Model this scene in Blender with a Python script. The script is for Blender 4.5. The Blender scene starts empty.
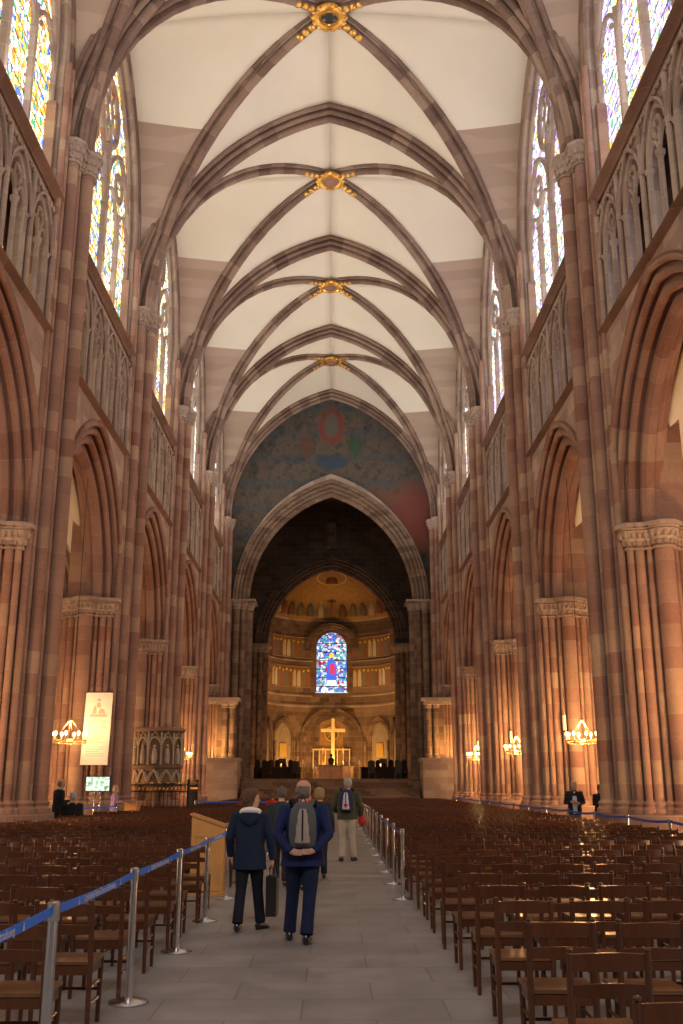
import bpy, bmesh, math, random
from math import sin, cos, pi, sqrt, atan2, radians, floor, hypot
from mathutils import Vector, Matrix, noise

S = bpy.context.scene
COL = S.collection
R = random.Random(7)

# ------------------------------------------------------------------ camera
cam_data = bpy.data.cameras.new('camera')
cam = bpy.data.objects.new('camera', cam_data); COL.objects.link(cam)
cam_data.sensor_fit = 'VERTICAL'; cam_data.sensor_height = 36.0
cam_data.lens = 36.0*995/1024
cam_data.clip_end = 400
cam.location = (0.24, 0.0, 1.65)
cam.rotation_euler = (radians(90+15.3), 0, radians(-0.42))
S.camera = cam

# ------------------------------------------------------------------ exposure, world
S.view_settings.view_transform = 'Standard'
S.view_settings.look = 'None'
S.view_settings.gamma = 1
S.view_settings.use_curve_mapping = False
S.view_settings.exposure = 0.3
world = bpy.data.worlds.new('sky'); S.world = world; world.use_nodes = True
world.node_tree.nodes['Background'].inputs[0].default_value = (0.85, 0.92, 1, 1)
world.node_tree.nodes['Background'].inputs[1].default_value = 1.0
S.cycles.max_bounces = 6; S.cycles.diffuse_bounces = 4; S.cycles.glossy_bounces = 2
S.cycles.transparent_max_bounces = 6
S.cycles.caustics_reflective = False; S.cycles.caustics_refractive = False

# ------------------------------------------------------------------ lights
WARM = (1.0, 0.50, 0.20); GOLD = (1.0, 0.52, 0.16); SOFT = (1.0, 0.955, 0.885); DAY = (0.92, 0.96, 1.0)
def area(name, loc, target, size, power, color, sizey=None, spread=pi):
    l = bpy.data.lights.new(name, 'AREA'); l.shape = 'RECTANGLE' if sizey else 'DISK'
    l.size = size
    if sizey: l.size_y = sizey
    l.energy = power; l.color = color; l.spread = spread
    o = bpy.data.objects.new(name, l); COL.objects.link(o); o.location = loc
    o.rotation_euler = (Vector(target)-Vector(loc)).to_track_quat('-Z', 'Y').to_euler()
    return o
def point(name, loc, power, color, radius=0.05):
    l = bpy.data.lights.new(name, 'POINT'); l.energy = power; l.color = color; l.shadow_soft_size = radius
    o = bpy.data.objects.new(name, l); COL.objects.link(o); o.location = loc
    return o

BAY = 10.8; Y0 = 15.8
def PY(k): return Y0 + BAY*k
# daylight of the west rose, behind the camera
area('rose_daylight', (0, -7.6, 17.5), (0, 40, 17), 9.0, 2000, (1.0, 0.96, 0.90))
for k in range(-1, 5):
    yc = PY(k)+BAY/2
    for sx in (-1, 1):
        # added fill strips without fixtures above the clerestory ledge, to brighten the vault
        area('added_vault_fill', (sx*7.4, yc, 18.1), (sx*2.0, yc, 29), 0.25, 330 if k >= 0 else 40, SOFT, 6.0)
        # daylight of the aisle windows
        area('aisle_daylight', (sx*17.6, yc, 6.5), (sx*9, yc, 3.5), 3.2, 170 if sx > 0 else 110, (1.0, 0.80, 0.58), 5.0)
for sx in (-1, 1):
    for k in range(-1, 5):
        # warm floods at the feet of the aisle piers, hidden behind them from the nave
        area('aisle_floodlight', (sx*11.6, PY(k)+5.6, 0.5), (sx*9.6, PY(k+1)-1.0, 7.5), 0.5, 330 if sx > 0 else 230, WARM)
# crossing and apse
point('choir_lamp', (-4.2, 81, 3.2), 200, WARM, 0.15)
point('choir_lamp', (4.2, 81, 3.2), 200, WARM, 0.15)
for sx in (-1, 1):
    area('apse_floodlight', (sx*4.9, 87.4, 9.0), (-sx*2.5, 92.6, 12.5), 0.5, 120, GOLD)
    area('apse_uplight', (sx*3.0, 89.7, 2.4), (sx*3.6, 92.5, 6), 0.5, 110, GOLD)
    area('screen_uplight', (sx*7.5, 67.3, 3.4), (sx*7.6, 68.5, 6), 0.35, 170, GOLD, 2.2)
area('cross_uplight', (0, 89.2, 3.3), (0, 92.7, 6), 0.6, 130, GOLD)

# ------------------------------------------------------------------ helpers
def mat_new(name):
    m = bpy.data.materials.new(name); m.use_nodes = True
    nt = m.node_tree; b = nt.nodes['Principled BSDF']
    return m, nt, b
def N(nt, typ, **kw):
    n = nt.nodes.new(typ)
    for k, v in kw.items(): setattr(n, k, v)
    return n
def L(nt, a, b): nt.links.new(a, b)
def math_node(nt, op, a, b=None, c=None):
    n = N(nt, 'ShaderNodeMath', operation=op)
    for i, v in enumerate((a, b, c)):
        if v is None: continue
        if isinstance(v, (int, float)): n.inputs[i].default_value = v
        else: L(nt, v, n.inputs[i])
    return n.outputs[0]
def ramp(nt, fac, stops, interp='LINEAR'):
    n = N(nt, 'ShaderNodeValToRGB'); n.color_ramp.interpolation = interp
    e = n.color_ramp.elements
    while len(e) < len(stops): e.new(0.5)
    for i, (p, c) in enumerate(stops):
        e[i].position = p; e[i].color = (*c, 1) if len(c) == 3 else c
    L(nt, fac, n.inputs[0]); return n.outputs[0]
def mixc(nt, fac, a, b, typ='MIX'):
    n = N(nt, 'ShaderNodeMix', data_type='RGBA', blend_type=typ)
    if isinstance(fac, (int, float)): n.inputs[0].default_value = fac
    else: L(nt, fac, n.inputs[0])
    for i, v in ((6, a), (7, b)):
        if isinstance(v, tuple): n.inputs[i].default_value = (*v, 1)
        else: L(nt, v, n.inputs[i])
    return n.outputs[2]
def noise_tex(nt, vec, scale, detail=3, rough=0.55):
    n = N(nt, 'ShaderNodeTexNoise'); n.inputs['Scale'].default_value = scale
    n.inputs['Detail'].default_value = detail; n.inputs['Roughness'].default_value = rough
    if vec is not None: L(nt, vec, n.inputs['Vector'])
    return n.outputs['Fac']
def bump(nt, b, h, strength=0.3, dist=0.02):
    n = N(nt, 'ShaderNodeBump'); n.inputs['Strength'].default_value = strength; n.inputs['Distance'].default_value = dist
    L(nt, h, n.inputs['Height']); L(nt, n.outputs[0], b.inputs['Normal'])

def stone_mat(name, stops, course=0.45, length=0.9, use_uv=False, rough=0.85, mortar=0.35, objrand=True, common=0.0):
    m, nt, b = mat_new(name)
    geo = N(nt, 'ShaderNodeNewGeometry'); pos = geo.outputs['Position']
    if use_uv:
        uv = N(nt, 'ShaderNodeUVMap'); sep = N(nt, 'ShaderNodeSeparateXYZ'); L(nt, uv.outputs[0], sep.inputs[0])
        z = sep.outputs['X']; h = sep.outputs['Y']
    else:
        sep = N(nt, 'ShaderNodeSeparateXYZ'); L(nt, pos, sep.inputs[0])
        z = sep.outputs['Z']; h = math_node(nt, 'ADD', sep.outputs['X'], math_node(nt, 'MULTIPLY', sep.outputs['Y'], 0.93))
    zc = math_node(nt, 'DIVIDE', z, course); row = math_node(nt, 'FLOOR', zc)
    hc = math_node(nt, 'ADD', math_node(nt, 'DIVIDE', h, length), math_node(nt, 'MULTIPLY', row, 0.5))
    colm = math_node(nt, 'FLOOR', hc)
    cv = N(nt, 'ShaderNodeCombineXYZ'); L(nt, row, cv.inputs[0]); L(nt, colm, cv.inputs[1])
    wr = N(nt, 'ShaderNodeTexWhiteNoise', noise_dimensions='2D'); L(nt, cv.outputs[0], wr.inputs['Vector'])
    if objrand:
        oi = N(nt, 'ShaderNodeObjectInfo'); L(nt, math_node(nt, 'MULTIPLY', oi.outputs['Random'], 57.0), cv.inputs[2])
    wn = N(nt, 'ShaderNodeTexWhiteNoise', noise_dimensions='3D'); L(nt, cv.outputs[0], wn.inputs['Vector'])
    c = ramp(nt, math_node(nt, 'ADD', math_node(nt, 'MULTIPLY', wn.outputs['Value'], 1-common), math_node(nt, 'MULTIPLY', wr.outputs['Value'], common)), stops)
    big = noise_tex(nt, pos, 0.9, 4, 0.6)
    c = mixc(nt, 0.55, c, ramp(nt, big, [(0.3, (0.62, 0.60, 0.60)), (0.7, (1.12, 1.1, 1.08))]), 'MULTIPLY')
    fine = noise_tex(nt, pos, 14, 3, 0.6)
    c = mixc(nt, 0.35, c, ramp(nt, fine, [(0.3, (0.72, 0.7, 0.7)), (0.7, (1.15, 1.15, 1.15))]), 'MULTIPLY')
    fz = math_node(nt, 'FRACT', zc); fh = math_node(nt, 'FRACT', hc)
    mz = math_node(nt, 'LESS_THAN', fz, 0.035); mh = math_node(nt, 'LESS_THAN', fh, 0.015)
    mm = math_node(nt, 'MULTIPLY', math_node(nt, 'MAXIMUM', mz, mh), mortar)
    c = mixc(nt, mm, c, (0.55, 0.46, 0.38))
    L(nt, c, b.inputs['Base Color']); b.inputs['Roughness'].default_value = rough
    b.inputs['Specular IOR Level'].default_value = 0.25
    bump(nt, b, fine, 0.25, 0.01)
    return m
RED = (0.28, 0.14, 0.10); PINK = (0.35, 0.205, 0.155); TAN = (0.395, 0.255, 0.18); CREAM = (0.46, 0.325, 0.225); MAUVE = (0.31, 0.18, 0.14)
M = {}
M['pier'] = stone_mat('pier_sandstone', [(0.1, RED), (0.3, MAUVE), (0.5, PINK), (0.72, TAN), (0.9, CREAM)], 0.55, 60, common=0.45, mortar=.15)
M['wall'] = stone_mat('wall_sandstone', [(0, (0.34, 0.24, 0.19)), (0.5, (0.42, 0.30, 0.235)), (1, (0.50, 0.38, 0.29))], 0.42, 0.95, mortar=0.25)
M['rib'] = stone_mat('rib_sandstone', [(0, (0.18, 0.115, 0.09)), (0.5, (0.25, 0.165, 0.13)), (1, (0.35, 0.245, 0.19))], 0.75, 50, use_uv=True, mortar=.12)
M['arcade'] = stone_mat('arcade_sandstone', [(0, RED), (0.4, MAUVE), (0.75, PINK), (1, TAN)], 0.7, 50, use_uv=True, mortar=.15)
M['trim'] = stone_mat('trim_sandstone', [(0, (0.27, 0.16, 0.12)), (1, (0.36, 0.23, 0.18))], 0.9, 1.3)
M['tracery'] = stone_mat('tracery_sandstone', [(0, (0.32, 0.23, 0.19)), (1, (0.46, 0.36, 0.29))], 0.7, 0.9)
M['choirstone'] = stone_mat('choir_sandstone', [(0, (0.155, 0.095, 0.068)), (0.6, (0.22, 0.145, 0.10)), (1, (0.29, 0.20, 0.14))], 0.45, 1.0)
M['shadestone'] = stone_mat('shaded_sandstone', [(0, (0.10, 0.065, 0.05)), (1, (0.17, 0.115, 0.085))], 0.45, 1.0)  # sandstone darkened in its colour, shade of the unlit crossing painted in

def plain(name, col, rough=0.6, metal=0.0, spec=0.5, var=0.0, scale=8, emis=None, estr=0):
    m, nt, b = mat_new(name)
    b.inputs['Base Color'].default_value = (*col, 1); b.inputs['Roughness'].default_value = rough
    b.inputs['Metallic'].default_value = metal; b.inputs['Specular IOR Level'].default_value = spec
    geo = N(nt, 'ShaderNodeNewGeometry')
    f = noise_tex(nt, geo.outputs['Position'], scale, 3)
    if var:
        L(nt, mixc(nt, f, tuple(c*(1-var) for c in col), tuple(min(1, c*(1+var)) for c in col)), b.inputs['Base Color'])
    if emis:
        b.inputs['Emission Color'].default_value = (*emis, 1); b.inputs['Emission Strength'].default_value = estr
    return m
# vault web: cream plaster above the stone courses of the springing
def web_mat(name, zline, soft=0.05):
    m, nt, b = mat_new(name)
    geo = N(nt, 'ShaderNodeNewGeometry'); sep = N(nt, 'ShaderNodeSeparateXYZ'); L(nt, geo.outputs['Position'], sep.inputs[0])
    nz = noise_tex(nt, geo.outputs['Position'], 0.5, 4)
    pl = mixc(nt, nz, (0.70, 0.635, 0.53), (0.79, 0.74, 0.64))
    row = math_node(nt, 'FLOOR', math_node(nt, 'DIVIDE', sep.outputs['Z'], 0.42))
    cv = N(nt, 'ShaderNodeCombineXYZ'); L(nt, row, cv.inputs[0])
    L(nt, math_node(nt, 'FLOOR', math_node(nt, 'ADD', math_node(nt, 'MULTIPLY', row, .5), sep.outputs['Y'])), cv.inputs[1])
    wn = N(nt, 'ShaderNodeTexWhiteNoise'); L(nt, cv.outputs[0], wn.inputs['Vector'])
    st = ramp(nt, wn.outputs['Value'], [(0, (0.38, 0.28, 0.225)), (1, (0.46, 0.345, 0.28))])
    up = math_node(nt, 'GREATER_THAN', sep.outputs['Z'], zline)
    L(nt, mixc(nt, up, st, pl), b.inputs['Base Color']); b.inputs['Roughness'].default_value = 0.9
    b.inputs['Specular IOR Level'].default_value = 0.1
    return m
M['web'] = web_mat('vault_plaster', 24.6); M['sideweb'] = web_mat('vault_plaster_side', 27.7)
M['aisleweb'] = web_mat('aisle_vault_plaster', 9.5)

def glass_mat(name, stops, strength, cell=3.2, bars=0.62, white=0.5):
    m, nt, b = mat_new(name)
    nt.nodes.remove(b); out = nt.nodes['Material Output']
    uv = N(nt, 'ShaderNodeUVMap'); sep = N(nt, 'ShaderNodeSeparateXYZ'); L(nt, uv.outputs[0], sep.inputs[0])
    v = N(nt, 'ShaderNodeTexVoronoi'); v.inputs['Scale'].default_value = cell; v.inputs['Randomness'].default_value = 1
    L(nt, uv.outputs[0], v.inputs['Vector'])
    ve = N(nt, 'ShaderNodeTexVoronoi', feature='DISTANCE_TO_EDGE'); ve.inputs['Scale'].default_value = cell
    L(nt, uv.outputs[0], ve.inputs['Vector'])
    sc = N(nt, 'ShaderNodeSeparateColor'); L(nt, v.outputs['Color'], sc.inputs[0])
    region = noise_tex(nt, uv.outputs[0], 0.55, 2)
    f = math_node(nt, 'ADD', math_node(nt, 'MULTIPLY', sc.outputs[0], 0.5), math_node(nt, 'MULTIPLY', region, 0.5))
    c = ramp(nt, f, stops, 'CONSTANT')
    c = mixc(nt, math_node(nt, 'GREATER_THAN', sc.outputs[1], 1-white), c, (1.0, 0.98, 0.95))
    lead = math_node(nt, 'LESS_THAN', ve.outputs['Distance'], 0.035)
    bz = math_node(nt, 'LESS_THAN', math_node(nt, 'FRACT', math_node(nt, 'DIVIDE', sep.outputs['Y'], bars)), 0.09)
    dark = math_node(nt, 'MAXIMUM', lead, bz)
    c = mixc(nt, dark, c, (0.01, 0.01, 0.012))
    e = N(nt, 'ShaderNodeEmission'); L(nt, c, e.inputs[0]); e.inputs[1].default_value = strength
    L(nt, e.outputs[0], out.inputs[0])
    return m
W_ = (0.95, 0.95, 0.9); YEL = (0.95, 0.62, 0.10); ORA = (0.85, 0.25, 0.04); REDG = (0.55, 0.03, 0.04); BLU = (0.10, 0.20, 0.75); PUR = (0.38, 0.26, 0.62); GRN = (0.08, 0.35, 0.15); PAL = (0.70, 0.74, 0.92); LIL = (0.62, 0.5, 0.8); PY_ = (0.98, 0.85, 0.5)
M['glass_left'] = glass_mat('stained_glass_golden', [(0, REDG), (0.2, ORA), (0.33, YEL), (0.5, PY_), (0.6, GRN), (0.68, BLU), (0.78, LIL), (0.88, YEL)], 1.9, 6.5, .55, .3)
M['glass_right'] = glass_mat('stained_glass_violet', [(0, BLU), (0.2, PUR), (0.36, LIL), (0.5, PAL), (0.62, GRN), (0.68, YEL), (0.78, ORA), (0.86, PAL)], 2.0, 6.5, .55, .3)
M['glass_far'] = glass_mat('stained_glass_pale', [(0, GRN), (0.15, PAL), (0.4, PY_), (0.6, W_), (0.75, YEL), (0.85, BLU)], 1.6, 5, .6, .4)
M['glass_apse'] = glass_mat('stained_glass_choir', [(0, REDG), (0.22, BLU), (0.45, (0.5, .6, .9)), (0.6, (0.1, .45, .4)), (0.72, REDG), (0.82, YEL)], 1.15, 4.5, 0.8, 0.25)
M['glass_aisle'] = glass_mat('stained_glass_aisle', [(0, BLU), (0.2, GRN), (0.4, REDG), (0.55, BLU), (0.7, PUR), (0.85, YEL)], 0.55, 3.5, 0.8, 0.2)

M['gold'] = plain('gilding', (0.75, 0.42, 0.10), 0.3, 0.9, var=0.3, scale=30)
M['iron'] = plain('black_iron', (0.02, 0.02, 0.022), 0.45, 0.5)
M['bosshole'] = plain('dark_opening', (0.03, 0.035, 0.04), 0.9)

class MB:
    """collects shapes and links them as ONE mesh object"""
    def __init__(s): s.v = []; s.f = []; s.uv = {}
    def add(s, vs, fs, uvs=None):
        o = len(s.v); s.v += [tuple(p) for p in vs]
        if uvs:
            for i, t in enumerate(uvs): s.uv[o+i] = t
        s.f += [tuple(i+o for i in f) for f in fs]; return s
    def box(s, c, d, rz=0, rx=0, ry=0, bev=0):
        m = Matrix.Rotation(rz, 4, 'Z') @ Matrix.Rotation(ry, 4, 'Y') @ Matrix.Rotation(rx, 4, 'X')
        h = [x/2 for x in d]; P = [Vector((x*h[0], y*h[1], z*h[2])) for x in (-1, 1) for y in (-1, 1) for z in (-1, 1)]
        return s.add([m @ p + Vector(c) for p in P], [(0, 1, 3, 2), (4, 6, 7, 5), (0, 4, 5, 1), (2, 3, 7, 6), (0, 2, 6, 4), (1, 5, 7, 3)])
    def prism(s, pts, z0, z1):
        n = len(pts); vs = [(x, y, z0) for x, y in pts]+[(x, y, z1) for x, y in pts]
        return s.add(vs, [tuple(range(n-1, -1, -1)), tuple(range(n, 2*n))]+[(i, (i+1) % n, n+(i+1) % n, n+i) for i in range(n)])
    def lathe(s, prof, c=(0, 0, 0), n=16, a0=0, lobes=0, amp=0, sx=1, sy=1):
        vs = []; fs = []
        for j, (r, z) in enumerate(prof):
            for i in range(n):
                a = a0+2*pi*i/n
                k = 1+(amp*(0.5+0.5*cos(lobes*a+j*pi)) if lobes and 0 < j < len(prof)-1 else 0)
                vs.append((c[0]+r*k*cos(a)*sx, c[1]+r*k*sin(a)*sy, c[2]+z))
        for j in range(len(prof)-1):
            for i in range(n): fs.append((j*n+i, j*n+(i+1) % n, (j+1)*n+(i+1) % n, (j+1)*n+i))
        fs.append(tuple(range(n-1, -1, -1))); fs.append(tuple((len(prof)-1)*n+i for i in range(n)))
        return s.add(vs, fs)
    def tube(s, pts, r, n=8, cap=True, closed=False, sx=1.0):
        pts = [Vector(p) for p in pts]; m = len(pts); rs = r if isinstance(r, (list, tuple)) else [r]*m
        vs = []; fs = []; up = None
        for j, p in enumerate(pts):
            if closed: t = pts[(j+1) % m]-pts[j-1]
            else: t = pts[min(j+1, m-1)]-pts[max(j-1, 0)]
            t.normalize()
            if up is None: up = Vector((0, 0, 1)) if abs(t.z) < .9 else Vector((0, 1, 0))
            b = t.cross(up); 
            if b.length < 1e-4: b = t.orthogonal()
            b.normalize(); up = b.cross(t).normalized()
            for i in range(n):
                a = 2*pi*i/n; vs.append(p+(b*cos(a)*sx+up*sin(a))*rs[j])
        for j in range(m if closed else m-1):
            k = (j+1) % m
            for i in range(n): fs.append((j*n+i, j*n+(i+1) % n, k*n+(i+1) % n, k*n+i))
        if cap and not closed: fs.append(tuple(range(n-1, -1, -1))); fs.append(tuple((m-1)*n+i for i in range(n)))
        return s.add(vs, fs)
    def ball(s, c, r, n=10, sc=(1, 1, 1)):
        m = max(4, n//2+1); vs = []; fs = []
        for j in range(m+1):
            th = pi*j/m
            for i in range(n):
                a = 2*pi*i/n; vs.append((c[0]+r*sc[0]*sin(th)*cos(a), c[1]+r*sc[1]*sin(th)*sin(a), c[2]-r*sc[2]*cos(th)))
        for j in range(m):
            for i in range(n): fs.append((j*n+i, j*n+(i+1) % n, (j+1)*n+(i+1) % n, (j+1)*n+i))
        return s.add(vs, fs)
    def loft(s, rings, cap=True):
        n = len(rings[0]); vs = [p for r in rings for p in r]; fs = []
        for j in range(len(rings)-1):
            for i in range(n): fs.append((j*n+i, j*n+(i+1) % n, (j+1)*n+(i+1) % n, (j+1)*n+i))
        if cap: fs.append(tuple(range(n-1, -1, -1))); fs.append(tuple((len(rings)-1)*n+i for i in range(n)))
        return s.add(vs, fs)
    def sweep(s, path, prof, B, closed_path=False, u0=0.0):
        """path: 3D points in a plane with normal B; prof: closed polygon of (a outward, b across)"""
        pts = [Vector(p) for p in path]; m = len(pts); n = len(prof); B = Vector(B).normalized(); vs = []; fs = []; uvs = []
        acc = u0; per = [0]
        for i in range(1, n): per.append(per[-1]+hypot(prof[i][0]-prof[i-1][0], prof[i][1]-prof[i-1][1]))
        for j, p in enumerate(pts):
            if closed_path: t = pts[(j+1) % m]-pts[j-1]
            else:
                d1 = (pts[j]-pts[j-1]).normalized() if j > 0 else None
                d2 = (pts[j+1]-pts[j]).normalized() if j < m-1 else None
                t = (d1+d2) if d1 and d2 else (d1 or d2)
            t.normalize(); nrm = B.cross(t)
            k = 1.0
            if not closed_path and 0 < j < m-1:
                c = (pts[j]-pts[j-1]).normalized().dot(t); k = 1/max(c, .5)
            if j: acc += (p-pts[j-1]).length
            for i, (a, b) in enumerate(prof): vs.append(p+nrm*a*k+B*b); uvs.append((acc, per[i]))
        for j in range(m if closed_path else m-1):
            q = (j+1) % m
            for i in range(n): fs.append((j*n+i, j*n+(i+1) % n, q*n+(i+1) % n, q*n+i))
        if not closed_path: fs.append(tuple(range(n-1, -1, -1))); fs.append(tuple((m-1)*n+i for i in range(n)))
        return s.add(vs, fs, uvs)
    def mesh(s, name, m, angle=38, uvfn=None, smooth=True):
        me = bpy.data.meshes.new(name); me.from_pydata(s.v, [], s.f)
        if m: me.materials.append(m)
        if s.uv or uvfn:
            uvl = me.uv_layers.new(name='UVMap'); 
            vi = [0]*len(me.loops); me.loops.foreach_get('vertex_index', vi)
            dat = []
            for i in vi:
                dat += list(uvfn(s.v[i]) if uvfn else s.uv.get(i, (0, 0)))
            uvl.data.foreach_set('uv', dat)
        bm = bmesh.new(); bm.from_mesh(me); bmesh.ops.recalc_face_normals(bm, faces=bm.faces); bm.to_mesh(me); bm.free()
        if smooth:
            me.polygons.foreach_set('use_smooth', [True]*len(me.polygons))
            me.set_sharp_from_angle(angle=radians(angle))
        return me
    def build(s, name, m, parent=None, loc=None, **kw):
        o = bpy.data.objects.new(name, s.mesh(name, m, **kw)); COL.objects.link(o)
        if parent: o.parent = parent
        if loc: o.location = loc
        return o
def struct(o): o['kind'] = 'structure'; return o
def tag(o, label, cat=None, group=None, kind=None):
    if label: o['label'] = label
    if cat: o['category'] = cat
    if group: o['group'] = group
    if kind: o['kind'] = kind
    return o
def empty(name, loc=(0, 0, 0), rz=0):
    o = bpy.data.objects.new(name, None); COL.objects.link(o); o.location = loc; o.rotation_euler = (0, 0, rz)
    o.empty_display_size = 0.2
    return o
def children(o): return KIDS.get(o, None) or [c for c in o.children]
KIDS = {}
def copy_tree(o, parent=None, kids=None):
    c = o.copy(); COL.objects.link(c); c.parent = parent
    for ch in list(o.children) if kids is None else kids: copy_tree(ch, c)
    return c

def arch_pts(half, rise, n=12, z0=0.0):
    """pointed arch as (s, z), left to right; n points per side"""
    e = (rise*rise-half*half)/(2*half)
    pts = []
    if e >= -0.01:
        rad = half+e; a1 = atan2(rise, e) if e > 1e-6 else pi/2
        for i in range(n+1):
            a = a1*i/n; pts.append((e-rad*cos(a), z0+rad*sin(a)))
    else:
        for i in range(n+1):
            a = pi/2*i/n; pts.append((-half*cos(a), z0+rise*sin(a)))
    return pts+[(-x, z) for x, z in pts[-2::-1]]
def arch_z(x, half, rise):
    x = min(abs(x), half); e = (rise*rise-half*half)/(2*half)
    if e >= -0.01:
        rad = half+e; return sqrt(max(0, rad*rad-(x+e)**2))
    return rise*sqrt(max(0, 1-(x/half)**2))
def circle(cx, cz, r, n=20): return [(cx+r*cos(2*pi*i/n), cz+r*sin(2*pi*i/n)) for i in range(n)]

def wall_arch(mb, P, s0, s1, z0, z1, sc, half, zs, rise, thick, zb=None, n=12):
    """wall slab with a pointed opening. P(s, z, d) -> xyz with d the depth; opening centre sc, its foot zb"""
    zb = z0 if zb is None else zb
    ap = [(sc+x, z) for x, z in arch_pts(half, rise, n, zs)]
    loop = [(sc-half, zb)]+ap+[(sc+half, zb)]
    for d in (0, thick):
        top = [(min(max(x, s0), s1), z1) for x, z in loop]
        vs = [P(x, z, d) for x, z in loop]+[P(x, z1, d) for x, z in loop]; k = len(loop)
        mb.add(vs, [(i, i+1, k+i+1, k+i) for i in range(k-1)])
        mb.add([P(s0, z0, d), P(sc-half, z0, d), P(sc-half, z1, d), P(s0, z1, d)], [(0, 1, 2, 3)])
        mb.add([P(sc+half, z0, d), P(s1, z0, d), P(s1, z1, d), P(sc+half, z1, d)], [(0, 1, 2, 3)])
        if zb > z0: mb.add([P(sc-half, z0, d), P(sc+half, z0, d), P(sc+half, zb, d), P(sc-half, zb, d)], [(0, 1, 2, 3)])
    k = len(loop)
    mb.add([P(x, z, 0) for x, z in loop]+[P(x, z, thick) for x, z in loop], [(i, i+1, k+i+1, k+i) for i in range(k-1)])
    if zb > z0: mb.add([P(sc-half, zb, 0), P(sc+half, zb, 0), P(sc+half, zb, thick), P(sc-half, zb, thick)], [(0, 1, 2, 3)])
    for z in (z0, z1): mb.add([P(s0, z, 0), P(s1, z, 0), P(s1, z, thick), P(s0, z, thick)], [(0, 1, 2, 3)]) if z == z1 or zb > z0 else None
    for s_ in (s0, s1): mb.add([P(s_, z0, 0), P(s_, z1, 0), P(s_, z1, thick), P(s_, z0, thick)], [(0, 1, 2, 3)])

def roll_profile(rolls, back, n=5, groove=0.16, spanang=105):
    """moulding made of rolls (a, b, r), symmetric list ordered by b; hollow grooves between them; closed by a flat back at a=back"""
    pts = []
    for i, (a, b, r) in enumerate(rolls):
        if abs(b) < 1e-6: d = (-1.0, 0.0)
        else:
            d = (-0.75, 0.66 if b > 0 else -0.66)
        th = atan2(d[1], d[0])
        seq = []
        for k in range(n+1):
            ang = th+radians(spanang)*(1-2*k/n)   # from b- side to b+ side
            seq.append((a+r*cos(ang), b+r*sin(ang)))
        if seq[0][1] > seq[-1][1]: seq = seq[::-1]
        if pts:
            pa, pb, pr = rolls[i-1]
            ga, gb = (a+pa)/2+groove*0.75, (b+pb)/2-(groove*0.5 if (b+pb) > 0 else -groove*0.5)
            pts.append((ga, gb))
        pts += seq
    b0 = rolls[0][1]-rolls[0][2]; b1 = rolls[-1][1]+rolls[-1][2]
    return pts+[(back, b1), (back, b0)]

# ------------------------------------------------------------------ floor
def floor_mat():
    m, nt, b = mat_new('flagstones')
    geo = N(nt, 'ShaderNodeNewGeometry')
    br = N(nt, 'ShaderNodeTexBrick'); br.inputs['Scale'].default_value = 1.0
    br.inputs['Brick Width'].default_value = 1.1; br.inputs['Row Height'].default_value = 0.72
    br.inputs['Mortar Size'].default_value = 0.008; br.inputs['Color1'].default_value = (0.25, 0.235, 0.23, 1)
    br.inputs['Color2'].default_value = (0.29, 0.275, 0.265, 1); br.inputs['Mortar'].default_value = (0.18, 0.165, 0.16, 1)
    L(nt, geo.outputs['Position'], br.inputs['Vector'])
    nz = noise_tex(nt, geo.outputs['Position'], 1.7, 5, 0.6)
    c = mixc(nt, 0.6, br.outputs['Color'], ramp(nt, nz, [(0.3, (0.65, 0.65, 0.66)), (0.7, (1.25, 1.2, 1.18))]), 'MULTIPLY')
    L(nt, c, b.inputs['Base Color'])
    L(nt, ramp(nt, nz, [(0.3, (0.42,)*3), (0.7, (0.60,)*3)]), b.inputs['Roughness'])
    bump(nt, b, nz, 0.1, 0.02)
    return m
M['floor'] = floor_mat()
struct(MB().box((0, 40, -0.15), (44, 104, 0.3)).build('floor', M['floor'], smooth=False))

# ------------------------------------------------------------------ nave dimensions
XN = 7.2          # foremost shaft of the piers
XC = 8.7          # axis of the arcade
XW = 7.75         # nave face of the wall
ZA = 8.1          # arcade capitals top
ZV = 20.05        # vault capitals top
HB = BAY/2

RISING = [(1.38, 0, .22), (1.20, .37, .105), (1.20, -.37, .105), (1.13, .70, .175), (1.13, -.70, .175), (.98, 1.03, .10), (.98, -1.03, .10), (.97, 1.33, .10), (.97, -1.33, .10)]
LOW = []
for sv in (-1, 1):
    LOW += [(.80, sv*1.52, .09), (0.56, sv*1.52, .13), (0.34, sv*1.64, .07), (0, sv*1.76, .25), (-0.34, sv*1.64, .07), (-0.58, sv*1.45, .14), (-0.84, sv*1.25, .13), (-1.06, sv*.90, .19), (-1.26, sv*.48, .14)]
LOW += [(-1.48, 0, .26)]
def shaft_prof(z0, z1, r):
    return [(r+.10, z0), (r+.10, z0+.10), (r+.04, z0+.16), (r+.07, z0+.24), (r, z0+.32), (r, z1)]
def cap_prof(r, h=.62):
    return [(r+.03, 0), (r+.05, .05), (r+.0, .08), (r+.02, .16), (r+.10, .28), (r+.07, .34), (r+.17, .47), (r+.13, .5), (r+.18, .54), (r+.18, h)]
def leaves(mb, x, y, z, r):
    for t, (dz, dr, q) in enumerate(((.18, .05, .075), (.38, .12, .085))):
        nn = max(6, int(2*pi*(r+dr)/.17))
        for i in range(nn):
            an = 2*pi*(i+.5*t)/nn; mb.ball((x+(r+dr)*cos(an), y+(r+dr)*sin(an), z+dz), q, 6, (.9, .9, 1.25))
def oct_ring(u, v, r, n=8): return [(u+r*cos(2*pi*(i+.5)/n), v+r*sin(2*pi*(i+.5)/n)) for i in range(n)]

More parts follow.
